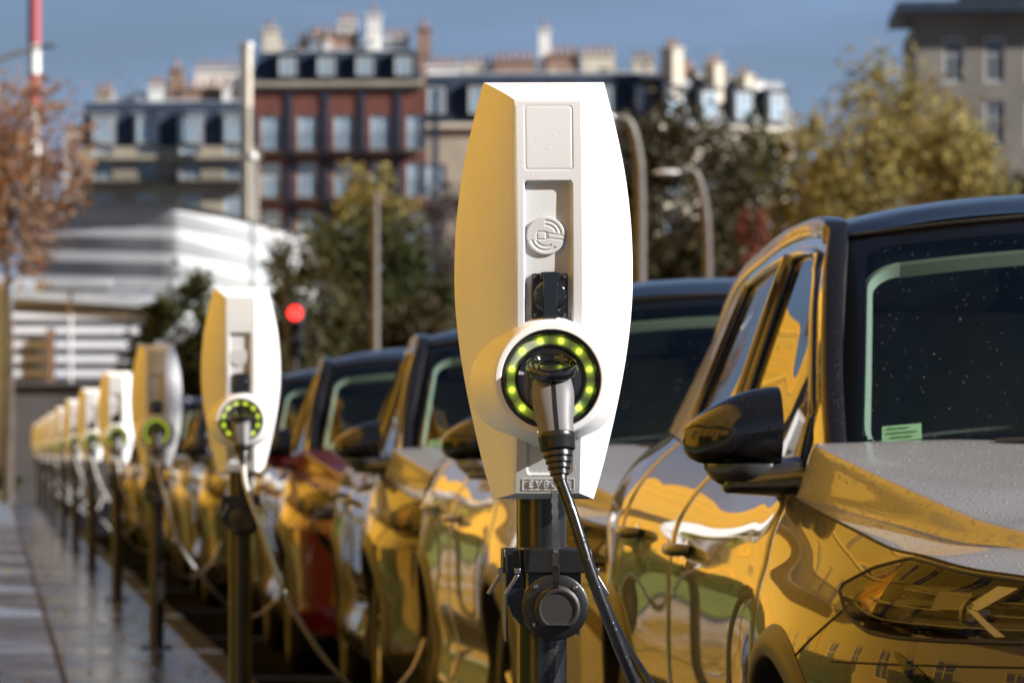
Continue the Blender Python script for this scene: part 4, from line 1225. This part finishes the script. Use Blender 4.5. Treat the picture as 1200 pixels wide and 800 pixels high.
def build_car():
    root = thing("parked_car", "grey hatchback", "car")
    # ---- lower body, split at the shut lines into shell and doors
    cols = set(np.round(np.linspace(0, PL, int(PL / .04)), 4))
    for y0 in SHUTS:
        for d in (-.045, -.03, -.02, -.014, -.009, -.006, -.003, 0, .003, .006, .009, .014, .02, .03, .045): cols.add(round(s_y(y0 + d), 4))
    for s in np.linspace(HL[0][0] - .02, HL[-1][0] + .03, 75): cols.add(round(float(s), 4))
    cols = sorted(cols)
    hh = [0, .004, .01, .018, .027, .036, .046, .056, .066, .076, .086, .096, .106, .118, .13, .142, .156, .17, .185, .2, .22, .24]
    rows = []
    for s in cols:
        zt = ztop(s); lo = .20
        zs = [zt - h for h in hh] + list(np.linspace(zt - .24, lo, 26)[1:])
        rows.append([surf(s, z) for z in zs])
    rowz = [[p.z for p in r] for r in rows]
    ycol = [float(np.interp(s, PS, PLAN[:, 1])) for s in cols]
    shell, fdoor, rdoor = MB(), MB(), MB()
    nz = len(rows[0])
    vs = [p for r in rows for p in r]
    groups = {0: [], 1: [], 2: []}
    for i in range(len(cols) - 1):
        yc = (ycol[i] + ycol[i + 1]) / 2; sc = (cols[i] + cols[i + 1]) / 2
        for j in range(nz - 1):
            zc = (rowz[i][j] + rowz[i][j + 1] + rowz[i + 1][j] + rowz[i + 1][j + 1]) / 4
            if any((yc - w) ** 2 + (zc - WR) ** 2 < (AR - .012) ** 2 for w in WHEELS) and sc > HL[-1][0] - .1: continue
            if HL[0][0] + .004 < sc < HL[-1][0] - .004 and hl_bot(sc) + .003 < zc < hl_top(sc) - .003: continue
            g = 0
            if zc > .285 and SHUTS[0] < yc < SHUTS[1]: g = 1
            if zc > .285 and SHUTS[1] < yc < SHUTS[2]: g = 2
            groups[g].append((i * nz + j, i * nz + j + 1, (i + 1) * nz + j + 1, (i + 1) * nz + j))
    def sub(faces):
        used = sorted({k for f in faces for k in f}); idx = {k: n for n, k in enumerate(used)}
        return MB().add([vs[k] for k in used], [tuple(idx[k] for k in f) for f in faces])
    sh = sub(groups[0])
    body = both(sh)
    # belt ledge, rear deck and tail closing
    ledge = MB().grid([[surf(s_y(y), ztop(s_y(y))), Vector(belt(y)) + Vector((0.0, 0, -.004))] for y in np.linspace(1.24, 4.28, 60)])
    body.add(ledge.v, ledge.f); m = mirror_mb(ledge); body.add(m.v, m.f)
    rear = []
    for u in np.linspace(-1, 1, 31):
        r = rail(4.29); zr = 1.345 + .05 * (1 - u * u)
        ss = PL - abs(u) * (PL - s_y(4.27)); q = surf(ss, ztop(ss)); qx = q.x if u < 0 else -q.x
        rear.append([Vector((u * .575, 4.29 + .06 * (1 - u * u), zr - .0)), Vector((u * .62, 4.36 + .05 * (1 - u * u), 1.22)), Vector((qx, q.y, q.z))])
    body.build("body", M_PAINT, root, angle=60)
    MB().grid(rear).build("rear_window", M_FRIT, root)
    for mb, yh, zh in ((sub(groups[1]), 2.34, .862), (sub(groups[2]), 3.20, .885)):
        for sgn in (-1, 1):
            d = (mb if sgn < 0 else mirror_mb(mb)).build("door", M_PAINT, root, angle=60)
            cup, bar = MB(), MB()
            rowsc = []
            for r in np.linspace(0.02, 1, 6):                      # shallow dark cup behind the grip
                rowsc.append([surf(s_y(yh + .055 * r * math.cos(a)), zh + .034 * r * math.sin(a), .0015 + .001 * (1 - r)) for a in np.linspace(0, 2 * math.pi, 25)[:-1]])
            cup.grid(rowsc, close=True)
            pts = [surf(s_y(yh + dy), zh + .012, o) for dy, o in ((-.085, .002), (-.07, .02), (-.04, .032), (0, .035), (.04, .034), (.075, .026), (.09, .004))]
            bar.tube(pts, [.010, .013, .014, .014, .014, .013, .010], 12)
            if sgn > 0: cup, bar = mirror_mb(cup), mirror_mb(bar)
            hd = bar.build("handle", M_PAINT, d)
            cup.build("handle_cup", M_GLOSSBLACK, d)
    # ---- bonnet
    rowsb = []
    ys = np.concatenate([np.linspace(.062, .2, 10), np.linspace(.23, 1.24, 44)])
    sn = np.linspace(0, s_y(1.24), 3000)
    ed = np.array([list(surf(s, ztop(s))) for s in sn[::10]])
    for y in ys:
        w = float(np.interp(y, ed[:, 1], -ed[:, 0])); ze = float(np.interp(y, ed[:, 1], ed[:, 2]))
        k = float(np.clip((y - .25) / .95, 0, 1))
        fl = .165 * (1 - k) + .012                                # width of the flange outside the ridge
        st = (.010 + .090 * k) * float(sstep(.08, .40, y))
        cr = .036 * float(sstep(.06, .5, y)) * (1 - .85 * k) + .006
        row = []
        us = np.concatenate([np.linspace(0, fl, 8), np.linspace(fl, fl + .07, 14)[1:], np.linspace(fl + .07, w, 16)[1:]]) if w > fl + .1 else np.linspace(0, w, 37)
        us = us[:37]
        half = []
        for e in us:
            x = -w + e
            z = ze + .10 * min(e, fl) * 0.5 + st * float(sstep(fl - .004, fl + .036, e)) + cr * (1 - (x / max(w, .01)) ** 2) * float(sstep(0, .25, e))
            if e < .004: z -= .004
            half.append(Vector((x, y, z)))
        rowsb.append(half + [Vector((-p.x, p.y, p.z)) for p in half[-2::-1]])
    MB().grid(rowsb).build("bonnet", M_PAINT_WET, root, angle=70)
    seam = MB().tube([surf(s, ztop(s), -.003) + Vector((0, 0, .0015)) for s in np.linspace(s_x(-.30), s_y(1.23), 90)], .0032, 6)
    both(seam).build("bonnet_seam", M_RUBBER, root)
    cw = MB().grid([[Vector((x, 1.225 - .10 * (1 - (x / .76) ** 2) * 0, 1.035 + .03 * (1 - (x / .76) ** 2))), ws_pt(x / .76, .03, -.01)] for x in np.linspace(-.76, .76, 31)])
    cw.build("cowl", M_RUBBER, root)
    wip = MB().tube([ws_pt(-.62, .035, .012), ws_pt(-.3, .04, .014), ws_pt(.1, .05, .014)], .008, 8).tube([ws_pt(0.02, .03, .012), ws_pt(.35, .04, .014), ws_pt(.7, .055, .014)], .008, 8)
    wip.build("wiper", M_RUBBER, root)
    # ---- windscreen: clear field and black printed border
    nu, nv = 150, 70
    g = MB()
    pts = [[ws_pt(-1 + 2 * i / nu, j / nv) for j in range(nv + 1)] for i in range(nu + 1)]
    g.grid(pts)
    mi = []
    for i in range(nu):
        for j in range(nv):
            u = -1 + 2 * (i + .5) / nu; v = (j + .5) / nv
            # rounded rectangle of clear glass
            hx, hy, r = .938, .42, .07
            px, py = abs(u) * 1.0, abs(v - .505)
            dx, dy = max(px - (hx - r), 0), max(py - (hy - r), 0) * 1.0
            mi.append(0 if math.hypot(dx, dy) < r else 1)
    g.mi = mi
    g.build("windscreen", [M_WINDSHIELD, M_FRIT], root)
    # ---- roof, pillars and rails
    rr = []
    zc = spl([(1.86, 1.572), (2.1, 1.618), (2.5, 1.642), (3.0, 1.637), (3.5, 1.598), (4.0, 1.50), (4.32, 1.385)], 120)
    for k in np.linspace(0, 1, 50):
        row = []
        for u in np.linspace(-1, 1, 41):
            y = (1.872 + .12 * u * u) * (1 - k) + (4.29 + .05 * (1 - u * u)) * k
            rl = rail(max(y, 1.99)); a = abs(u) ** 2.6
            zedge = rl[2] - (.02 if y < 1.99 else 0)
            row.append(Vector((u * abs(rl[0]) * 1.0, y, zedge * a + float(np.interp(y, zc[:, 0], zc[:, 1])) * (1 - a))))
        rr.append(row)
    MB().grid(rr).build("roof", M_ROOF, root, angle=60)
    sec = []
    for p in RAIL[::3]:
        y = p[1]; wdt = .021 if y < 2.0 else .028
        i = int(np.argmin(np.abs(RAIL[:, 1] - y))); t = Vector(RAIL[min(i + 2, len(RAIL) - 1)] - RAIL[max(i - 2, 0)]).normalized()
        side = Vector((-1, 0, 0)); side = (side - t * side.dot(t)).normalized(); up = t.cross(side).normalized()
        if up.z < 0: up = -up
        ring = []
        for a in np.linspace(0, 2 * math.pi, 17)[:-1]:
            ca, sa = math.cos(a), math.sin(a)
            e = .45
            ring.append(Vector(p) + side * (wdt * math.copysign(abs(ca) ** e, ca) - .012) + up * (.026 * math.copysign(abs(sa) ** e, sa) - .004))
        sec.append(ring)
    ka = next(i for i, p in enumerate(RAIL[::3]) if p[1] > 2.02)
    for name, rings, mm_ in (("windscreen_pillar", sec[:ka + 1], M_PILLAR), ("roof_rail", sec[ka:], M_ROOF)):
        q = MB().grid(rings, close=True)
        q.build(name, mm_, root, angle=50); mirror_mb(q).build(name, mm_, root, angle=50)
    wtrim = MB().tube([ws_pt(-1.0, v, .004) for v in np.linspace(0, 1, 24)] + [ws_pt(u, 1.0, .004) for u in np.linspace(-.96, .96, 40)] + [ws_pt(1.0, v, .004) for v in np.linspace(1, 0, 24)], .0055, 8)
    wtrim.build("windscreen_seal", M_RUBBER, root)
    # ---- side glass and its frames
    def zone(y0, y1, v0f, v1f, off, ny=30, nv=8):
        return MB().grid([[sideg(y, v0f(y) + (v1f(y) - v0f(y)) * k / nv, off) for k in range(nv + 1)] for y in np.linspace(y0, y1, ny)])
    cap = lambda y: 1 - (.078 if y < 2.0 else .055) / max(.05, float(np.linalg.norm(rail(y) - belt(y))))
    low = lambda y: .03 / max(.05, float(np.linalg.norm(rail(y) - belt(y))))
    for sgn in (-1, 1):
        f = (lambda m: m) if sgn < 0 else mirror_mb
        fg = zone(1.50, 2.50, low, cap, .0); rg = zone(2.62, 3.36, low, cap, .0)
        f(fg).build("side_window", M_SIDEGLASS, root); f(rg).build("side_window", M_SIDEGLASS, root)
        bp_ = zone(2.49, 2.63, lambda y: 0, lambda y: 1.0, .004, 6)
        f(bp_).build("door_pillar", M_GLOSSBLACK, root)
        q = zone(3.40, 4.28, lambda y: 0, lambda y: 1.0, .003, 30)
        f(q).build("rear_pillar", M_ROOF, root)
        ap = zone(1.26, 1.52, lambda y: 0, lambda y: 1.0, .003, 8)
        f(ap).build("mirror_triangle", M_GLOSSBLACK, root)
        fr = MB()
        def loop(y0, y1):
            p = [sideg(y, low(y), .004) for y in np.linspace(y0, y1, 24)]
            p += [sideg(y1 + .0, low(y1) + (cap(y1) - low(y1)) * k, .004) for k in np.linspace(0, 1, 14)[1:]]
            p += [sideg(y, cap(y), .004) for y in np.linspace(y1, y0, 40)[1:]]
            p += [sideg(y0, low(y0) + (cap(y0) - low(y0)) * k, .004) for k in np.linspace(1, 0, 8)[1:]]
            return p
        fr.tube(loop(1.50, 2.50), .013, 8).tube(loop(2.62, 3.36), .013, 8)
        top = zone(1.30, 3.45, cap, lambda y: 1.0, .006, 60, 4); fr.add(top.v, top.f)
        f(fr).build("window_frame", M_GLOSSBLACK, root, angle=60)
    # ---- mirrors
    for sgn in (-1, 1):
        cap_, base_ = MB(), MB()
        def shell_rows(zl, zh, n=18):
            out = []
            for k in range(n + 1):
                t = k / n                                          # 0 outer tip .. 1 inner end
                x = -1.015 + .168 * t
                e = min(1, (1 - (1 - min(t / .75, 1)) ** 2.4)) ** .5
                hz = .036 + .046 * math.sin(min(t / .80, 1) * math.pi / 2) ** .9
                hy = .042 + .053 * e
                zc_ = 1.106 + .022 * t
                ring = []
                for a in np.linspace(0, 2 * math.pi, 33)[:-1]:
                    ca, sa = math.cos(a), math.sin(a)
                    yy = 1.40 + hy * math.copysign(abs(ca) ** .8, ca) * (1.0 if ca < 0 else .55)
                    ring.append(Vector((x, yy, min(zh, max(zl, zc_ + hz * math.copysign(abs(sa) ** .72, sa))))))
                if k in (0, n):
                    c = sum(ring, Vector()) / len(ring)
                    inner = [c + (q - c) * .02 for q in ring]; mid = [c + (q - c) * .6 + Vector((-.012 if k == 0 else .006, 0, 0)) for q in ring]
                    inner = [q + Vector((-.014 if k == 0 else .008, 0, 0)) for q in inner]
                    out += [inner, mid, ring] if k == 0 else [ring, mid, inner]
                else: out.append(ring)
            return out
        cap_.grid(shell_rows(1.058, 9), close=True)
        low_ = [[Vector((p.x * 1.0 + .004, p.y + .002, 2 * 1.058 - p.z if p.z > 1.058 else p.z)) for p in r] for r in shell_rows(-9, 1.0585)]
        lower = []
        for t in np.linspace(0, 1, 12):
            x = -.985 + .125 * t; el_ = math.sqrt(max(.02, 1 - ((t - .58) / .6) ** 2)); hy = .085 * el_
            ring = []
            for a in np.linspace(0, math.pi, 15):
                ring.append(Vector((x, 1.392 - hy * math.cos(a) * .95, 1.0595 - .050 * el_ * math.sin(a) ** .8)))
            lower.append(ring)
        base_.grid(lower)
        arm = []
        for t in np.linspace(0, 1, 10):
            x = -.945 + .135 * t
            zc_ = 1.024 + .010 * t; hz = .022 + .020 * t; hy = .045 + .05 * t
            arm.append([Vector((x, 1.385 + hy * math.cos(a), zc_ + hz * math.copysign(abs(math.sin(a)) ** .7, math.sin(a)))) for a in np.linspace(0, 2 * math.pi, 21)[:-1]])
        arm0 = arm[0]; c0 = sum(arm0, Vector()) / len(arm0)
        arm = [[c0 + (p - c0) * .05 + Vector((-.01, 0, 0)) for p in arm0], [c0 + (p - c0) * .75 + Vector((-.008, 0, 0)) for p in arm0]] + arm
        f = (lambda m: m) if sgn < 0 else mirror_mb
        mo = f(cap_).build("door_mirror", M_MIRRORCAP, root, angle=50)
        f(base_).build("mirror_base", M_PAINT, mo)
        f(MB().grid(arm, close=True)).build("mirror_arm", M_PAINT, mo)
    # ---- headlamps: dark bowl, reflectors, chrome bracket, lens
    ss = list(np.linspace(HL[0][0], HL[-1][0], 46))
    for sgn in (-1, 1):
        f = (lambda m: m) if sgn < 0 else mirror_mb
        bowl = patch(ss, hl_top, hl_bot, -.06, 6)
        rim_t = [surf(s, hl_top(s), .0, False) for s in ss]; rim_b = [surf(s, hl_bot(s), .0, False) for s in ss]
        bowl.grid([[surf(s, hl_top(s), -.06, False), surf(s, hl_top(s), .001, False)] for s in ss])
        bowl.grid([[surf(s, hl_bot(s), -.06, False), surf(s, hl_bot(s), .001, False)] for s in ss])
        h = f(bowl).build("headlight", M_LAMPDARK, root)
        # ledges inside the bowl
        led = MB()
        s0, s1 = HL[0][0], HL[-1][0]
        for zz, dep in ((.845, .03), (.822, .022), (.788, .02)):
            rws = []
            for s in np.linspace(s0 + .05, s1 - .19, 24):
                z = min(zz, hl_top(s) - .006)
                rws.append([surf(s, z, -.058, False), surf(s, z + .004, -dep, False), surf(s, z - .004, -dep, False), surf(s, z - .012, -.058, False)])
            led.grid(rws)
        f(led).build("lamp_ledge", M_LAMPDARK, h)
        for fr_, dep, a0_, a1_ in ((.62, -.020, .04, .70), (.40, -.026, .10, .90), (.20, -.014, .02, .96)):
            tb = MB().tube([surf(s, hl_bot(s) + (hl_top(s) - hl_bot(s)) * (fr_ - .18 * max(0, q - .6)), dep, False) for q, s in ((q, s0 + (s1 - s0) * q) for q in np.linspace(a0_, a1_, 30))], .0028, 6)
            f(tb).build("lamp_fin", M_DARKCHROME, h)
        pj = MB()
        for (sx, z, rad) in ((s_pt((-.715, .215)), .803, .030), (s_pt((-.60, .12)), .803, .026)):
            c = surf(sx, z, -.036, False)
            pj.lathe([(rad * math.cos(a), -rad * .7 * math.sin(a)) for a in np.linspace(0, math.pi / 2 - .02, 9)], tuple(c), 'y', 24)
            f(MB().lathe([(rad + .001, .004), (rad + .006, -.004), (rad + .008, .01), (rad + .002, .01)], tuple(c), 'y', 24, caps=False)).build("lamp_ring", M_CHROME, h)
        f(pj).build("projector_lens", M_GLOSSBLACK, h)
        ck = MB()
        # chrome bracket: two arms meeting in a point, and a block beside it
        def strip(pa, pb, pc, pd, o):
            rw = []
            for k in range(9):
                t = k / 8
                rw.append([surf(pa[0] + (pb[0] - pa[0]) * t, pa[1] + (pb[1] - pa[1]) * t, o, False), surf(pd[0] + (pc[0] - pd[0]) * t, pd[1] + (pc[1] - pd[1]) * t, o, False)])
            ck.grid(rw)
        sp = lambda x: s_x(x)
        strip((sp(-.690), .854), (sp(-.728), .818), (sp(-.707), .812), (sp(-.655), .851), -.006)
        strip((sp(-.728), .818), (sp(-.672), .769), (sp(-.656), .770), (sp(-.709), .811), -.006)
        f(ck).build("daylight_bracket", M_CHROME, h)
        bk = MB()
        rw = [[surf(s, .842 - .0 * k, -.012, False), surf(s, .812, -.012, False)] for k, s in enumerate(np.linspace(sp(-.730), sp(-.785), 8))]
        bk.grid(rw)
        f(bk).build("reflector_block", M_DARKCHROME, h)
        am = patch(list(np.linspace(s1 - .115, s1 - .012, 14)), lambda s: hl_top(s) - .003, lambda s: hl_bot(s) + .003, -.03, 5)
        f(am).build("amber_reflector", M_AMBER, h)
        lens = patch(ss, lambda s: hl_top(s) - .001, lambda s: hl_bot(s) + .001, .002, 8)
        f(lens).build("headlight_lens", M_LAMPGLASS, h)
        rimt = MB().tube([surf(s, hl_top(s), .001, False) for s in ss] + [surf(s, hl_bot(s), .001, False) for s in ss[::-1]] + [surf(ss[0], hl_top(ss[0]), .001, False)], .0038, 6)
        f(rimt).build("headlight_seal", M_RUBBER, h)
    # ---- front bumper openings, tail lamps
    both(patch(list(np.linspace(0, s_x(-.47), 20)), lambda s: .775, lambda s: .60, .003, 8)).build("grille", M_GLOSSBLACK, root)
    both(patch(list(np.linspace(0, s_x(-.62), 24)), lambda s: .47, lambda s: .30, .003, 6)).build("bumper_intake", M_CLAD, root)
    ai0, ai1 = s_pt((-.63, .14)), s_pt((-.80, .335))
    vent = (patch(list(np.linspace(ai0, ai1, 22)), lambda s: .740 - .17 * max(0, (ai1 - s) / (ai1 - ai0)) ** 1.25, lambda s: .734 - .24 * max(0, (ai1 - s) / (ai1 - ai0)), .0025, 5))
    vent.build("bumper_vent", M_FRIT, root); mirror_mb(vent).build("bumper_vent", M_FRIT, root)
    ln = MB().tube([surf(s, .728 - .012 * (s - 0), .0008, False) for s in np.linspace(s_x(-.3), HL[-1][0] - .08, 40)], .0022, 6)
    # bumper-to-wing joint
    jy = s_pt((-.864, .51)); js = np.linspace(0, 1, 16)
    ln.tube([surf(jy + .25 * t ** 1.4, .84 - .14 * t, .0006) for t in js], .0020, 6)
    ln.build("bumper_seam", M_RUBBER, root); mirror_mb(ln).build("bumper_seam", M_RUBBER, root)
    for sgn in (-1, 1):
        tl = patch(list(np.linspace(s_pt((-.87, 4.1)), s_pt((-.45, 4.43)), 14)), lambda s: .98, lambda s: .86, .004, 4)
        (tl if sgn < 0 else mirror_mb(tl)).build("tail_light", M_REDLENS, root)
    # ---- arches and wheels
    for sgn in (-1, 1):
        f = (lambda m: m) if sgn < 0 else mirror_mb
        for w in WHEELS:
            rw = []
            for a in np.linspace(-.32, math.pi + .32, 48):
                row = []
                for rad, o in ((AR - .02, -.06), (AR - .018, .004), (AR - .01, .012), (AR + .012, .013), (AR + .034, .011), (AR + .046, .001)):
                    y = w + rad * math.cos(a); z = max(.21, WR + rad * math.sin(a))
                    row.append(surf(s_y(y), z, o, False))
                rw.append(row)
            f(MB().grid(rw)).build("arch_trim", M_CLAD, root, angle=50)
            wl_ = MB().grid([[Vector((x, w + (AR - .012) * math.cos(a), max(.1, WR + (AR - .012) * math.sin(a)))) for x in (-.88, -.6)] for a in np.linspace(-.4, math.pi + .4, 30)])
            wl_.add([(-.6, w + (AR) * math.cos(a), max(.1, WR + AR * math.sin(a))) for a in np.linspace(-.4, math.pi + .4, 30)], [tuple(range(30))])
            f(wl_).build("wheel_well", M_RUBBER, root)
            t = MB()
            x0 = -.865
            prof = [(.215, .0), (.225, -.012), (.27, -.022), (.305, -.018), (.326, .0), (.335, .02), (.335, .18), (.325, .205), (.23, .205)]
            t.lathe([(r_, x0 + h_) for r_, h_ in prof], (0, w, WR), 'x', 48, caps=False)
            wo = f(t).build("wheel", M_RUBBER, root)
            rm = MB()
            rm.lathe([(.222, x0 + .002), (.214, x0 - .002), (.205, x0 + .012), (.20, x0 + .12)], (0, w, WR), 'x', 48, caps=False)
            rm.lathe([(.001, x0 + .012), (.03, x0 + .012), (.045, x0 + .022), (.05, x0 + .05)], (0, w, WR), 'x', 24, caps=False)
            for k in range(5):
                a0 = 2 * math.pi * k / 5 + .3
                for da in (-.13, .13):
                    p0 = Vector((x0 + .03, w + .045 * math.cos(a0 + da), WR + .045 * math.sin(a0 + da)))
                    p1 = Vector((x0 + .014, w + .207 * math.cos(a0 + da * 1.5), WR + .207 * math.sin(a0 + da * 1.5)))
                    rm.tube([p0, (p0 + p1) / 2, p1], [.014, .012, .015], 8)
            f(rm).build("rim", M_ALLOY, wo)
    under = MB().grid([[Vector((-.82, y, .19)), Vector((.82, y, .19))] for y in (.25, 4.3)])
    under.build("underbody", M_RUBBER, root)
    # ---- cabin
    MB().box((0, 2.55, .62), (1.36, 2.4, .5)).build("cabin_floor", M_INTERIOR, root)
    db = []
    for x in np.linspace(-.70, .70, 25):
        db.append([Vector((x, 1.28, 1.02)), Vector((x, 1.45, 1.045)), Vector((x, 1.62, 1.035)), Vector((x, 1.72, .97)), Vector((x, 1.70, .72))])
    MB().grid(db).build("dashboard", M_INTERIOR, root)
    for x in (-.36, .36):
        st = MB()
        rb = []
        for t in np.linspace(0, 1, 12):
            y = 2.15 + .22 * t; z = .86 + .52 * t; wd = .235 - .05 * t ** 3; th = .065 - .015 * t
            rb.append([Vector((x + wd * math.copysign(abs(math.cos(a)) ** .6, math.cos(a)), y + th * math.sin(a), z)) for a in np.linspace(0, 2 * math.pi, 21)[:-1]])
        st.grid(rb, close=True)
        st.add(rb[-1], [tuple(range(20))])
        so = st.build("seat", M_SEAT, root, angle=60)
        hr = []
        for t in np.linspace(-1, 1, 11):
            e = max(0.05, (1 - t ** 4)) ** .5
            hr.append([Vector((x + .135 * e * math.copysign(abs(math.cos(a)) ** .7, math.cos(a)), 2.40 + .05 * e * math.sin(a), 1.45 + .085 * t)) for a in np.linspace(0, 2 * math.pi, 21)[:-1]])
        MB().grid(hr, close=True).build("headrest", M_SEAT, so)
    sw = MB()
    cen = Vector((.36, 1.83, 1.0)); ax = Vector((0, 1, .45)).normalized(); e1 = Vector((1, 0, 0)); e2 = ax.cross(e1)
    sw.tube([cen + (e1 * math.cos(a) + e2 * math.sin(a)) * .185 for a in np.linspace(0, 2 * math.pi, 33)], .016, 8)
    for a in (.2, math.pi - .2, -math.pi / 2): sw.tube([cen, cen + (e1 * math.cos(a) + e2 * math.sin(a)) * .18], .015, 6)
    sw.build("steering_wheel", M_INTERIOR, root)
    MB().box((0, 1.90, 1.45), (.23, .03, .07)).tube([(0, 1.91, 1.48), (0, 1.86, 1.545)], .01, 6).build("interior_mirror", M_INTERIOR, root, bevel=.012)
    hl_ = MB().grid([[Vector((u * .57, y, 1.525 + .03 * (1 - u * u))) for u in np.linspace(-1, 1, 9)] for y in np.linspace(2.02, 4.1, 8)])
    hl_.build("headliner", M_INTERIOR, root)
    for sgn in (-1, 1):
        tr = MB(); rw = []
        for k in range(36):
            t = k / 35
            wb = .014 + .05 * (1 - sstep(.0, .16, t))             # the trim flares at its foot
            if t < .78: u, v, du, dv = -.943, .05 + t / .78 * .74, wb + .020, 0.0
            else:
                a_ = (t - .78) / .22 * math.pi / 2
                u, v = -.943 + .115 * (1 - math.cos(a_)), .79 + .115 * math.sin(a_)
                du, dv = .034 * math.cos(a_), -.045 * math.sin(a_)
            rw.append([ws_pt(sgn * -u, v, -.030), ws_pt(sgn * -(u + du * .5), v + dv * .5, -.026), ws_pt(sgn * -(u + du), v + dv, -.042)])
        tr.grid(rw).build("pillar_trim", M_TRIM, root)
    MB().grid([[ws_pt(u, .905, -.030), ws_pt(u, .882, -.027), ws_pt(u, .860, -.045)] for u in np.linspace(-.832, .832, 40)]).build("header_trim", M_TRIM_SHADE, root)
    stk = MB().grid([[ws_pt(u, v, -.006) for v in (.088, .155)] for u in (-.885, -.79)])
    so = stk.build("windscreen_sticker", M_STICKER, root)
    ink = MB()
    for k, (a, b) in enumerate(((-.875, -.82), (-.875, -.80), (-.865, -.81))):
        v = .14 - .017 * k
        ink.grid([[ws_pt(u, v + d, -.0045) for d in (0, .004)] for u in np.linspace(a, b, 4)])
    ink.build("sticker_print", M_STICKER_INK, so)
    return root
# ------------------------------------------------------------------ posts, cables and cars in their row
XC = .79
POST_Y = [6.89, 15.43, 23.5, 31.2, 39.4, 47.6, 55.8, 64.0, 72.2, 80.4, 88.6]
POST_LABEL = ["big white charging post nearest the camera, sharp, with round emblem and glowing green ring",
              "second white charging post in the row, blurred, standing left of the red traffic light",
              "third charging post in the row, greyish because it stands in shade",
              "fourth charging post in the row, bright white beside the shaded one",
              "fifth charging post in the row, small and bright white",
              "sixth charging post in the row, small, just left of the fifth", "seventh charging post along the row", "eighth charging post along the row",
              "ninth charging post along the row", "tenth charging post along the row", "last and farthest charging post in the row"]
G_P = "charging posts along the kerb"
post0 = build_charger()
for i, y in enumerate(POST_Y):
    p = post0 if i == 0 else dup(post0)
    p.location = (XC, y, 0)
    p.rotation_euler = (0, 0, R(-2.5) if i < 4 else R(-1.5 + 1.2 * math.sin(i * 2.1)))
    tag(p, POST_LABEL[i], "charging post", G_P)
NAMES = ["nearest", "second", "third", "fourth", "fifth", "sixth", "seventh", "eighth", "ninth", "tenth", "last"]
for i, y in enumerate(POST_Y):
    if i == 0:
        path = [(.024, -.222, .875), (.050, -.232, .79), (.085, -.225, .70), (.125, -.20, .60), (.19, -.12, .40), (.27, .10, .10), (.33, .5, -.085), (.42, 1.0, -.108), (.60, 1.6, -.108), (.8, 2.1, .05), (.78, 2.3, .25)]
        lb = "black cable plugged into the nearest charging post, hanging to the right"
    else:
        k = i * 1.7
        path = [(.015, -.22, .86), (.055 + .01 * math.sin(k), -.215, .72), (.15 + .03 * math.cos(k), -.10, .50), (.30, .25, .26), (.46, .75, .13), (.60, 1.2, .20), (.68, 1.45, .36)]
        lb = "grey cable hanging from the %s charging post to its car" % NAMES[i]
    cb = build_cable(lb, path, M_CABLE if i == 0 else M_CABLE_GREY, "cables of the charging posts", (XC, y, 0))
    cb.rotation_euler = (0, 0, post0.rotation_euler.z if i < 4 else 0)
# the other socket's cable, coming round behind the nearest post
sc_ = MB().tube([Vector(p) for p in spl([(.80, 7.06, 1.06), (.83, 7.09, .93), (.862, 7.02, .83), (.875, 6.92, .755), (.903, 6.84, .68), (.945, 6.78, .60), (1.02, 6.75, .40), (1.15, 7.0, .05), (1.25, 7.6, -.108), (1.5, 8.4, -.108)], 90)], .0075, 12).build("rear_cable", M_CABLE)
tag(sc_, "second black cable coming from behind the nearest charging post", "charging cable", "cables of the charging posts")

PAINTS = {"grey": (M_PAINT, M_PAINT_WET)}
def paint(name, col, rough=.3, metal=.1):
    PAINTS[name] = (mat(name + "_car_paint", col, rough, metal, 1.0, 0.015, spec=0.2, var=0.05, nscale=2, ior=1.5), mat(name + "_car_paint_wet", col, rough + .06, metal, 1.0, 0.05, var=0.05, nscale=2, drops=0.9, dscale=105))
paint("silver", (.26, .275, .30)); paint("red", (.09, .004, .009), .3, .1); paint("dark", (.06, .062, .068)); paint("blue", (.10, .13, .19))
CARS = ["grey", "silver", "grey", "red", "dark", "grey", "silver", "blue", "grey", "dark", "silver"]
CAR_LABEL = ["grey car nearest the camera with wet bonnet, headlight and green windscreen sticker", "silver car right behind the nearest charging post",
             "grey car third from the camera, between the first two charging posts", "dark red car in the row, partly behind the second charging post",
             "black car parked fifth in the row", "grey car parked sixth in the row", "silver car parked seventh in the row", "blue car parked eighth in the row",
             "grey car parked ninth in the row", "black car parked tenth in the row", "silver car parked at the far end of the row"]
car0 = build_car()
car_copies = [car0] + [dup(car0) for _ in CARS[1:]]
for i, c in enumerate(car_copies):
    c.location = (2.34 + (0, .0, .02, -.02, .03, 0, .02, 0, .03, 0, 0)[i], 7.88 + 4.98 * i, -.12)
    c.rotation_euler = (0, 0, R(-1.0 + (0, .2, -.3, .1, 0, .3, 0, -.2, 0, .1, 0)[i]))
    tag(c, CAR_LABEL[i], "car", "cars parked along the kerb")
    if CARS[i] != "grey":
        swap(c, M_PAINT, PAINTS[CARS[i]][0]); swap(c, M_PAINT_WET, PAINTS[CARS[i]][1])
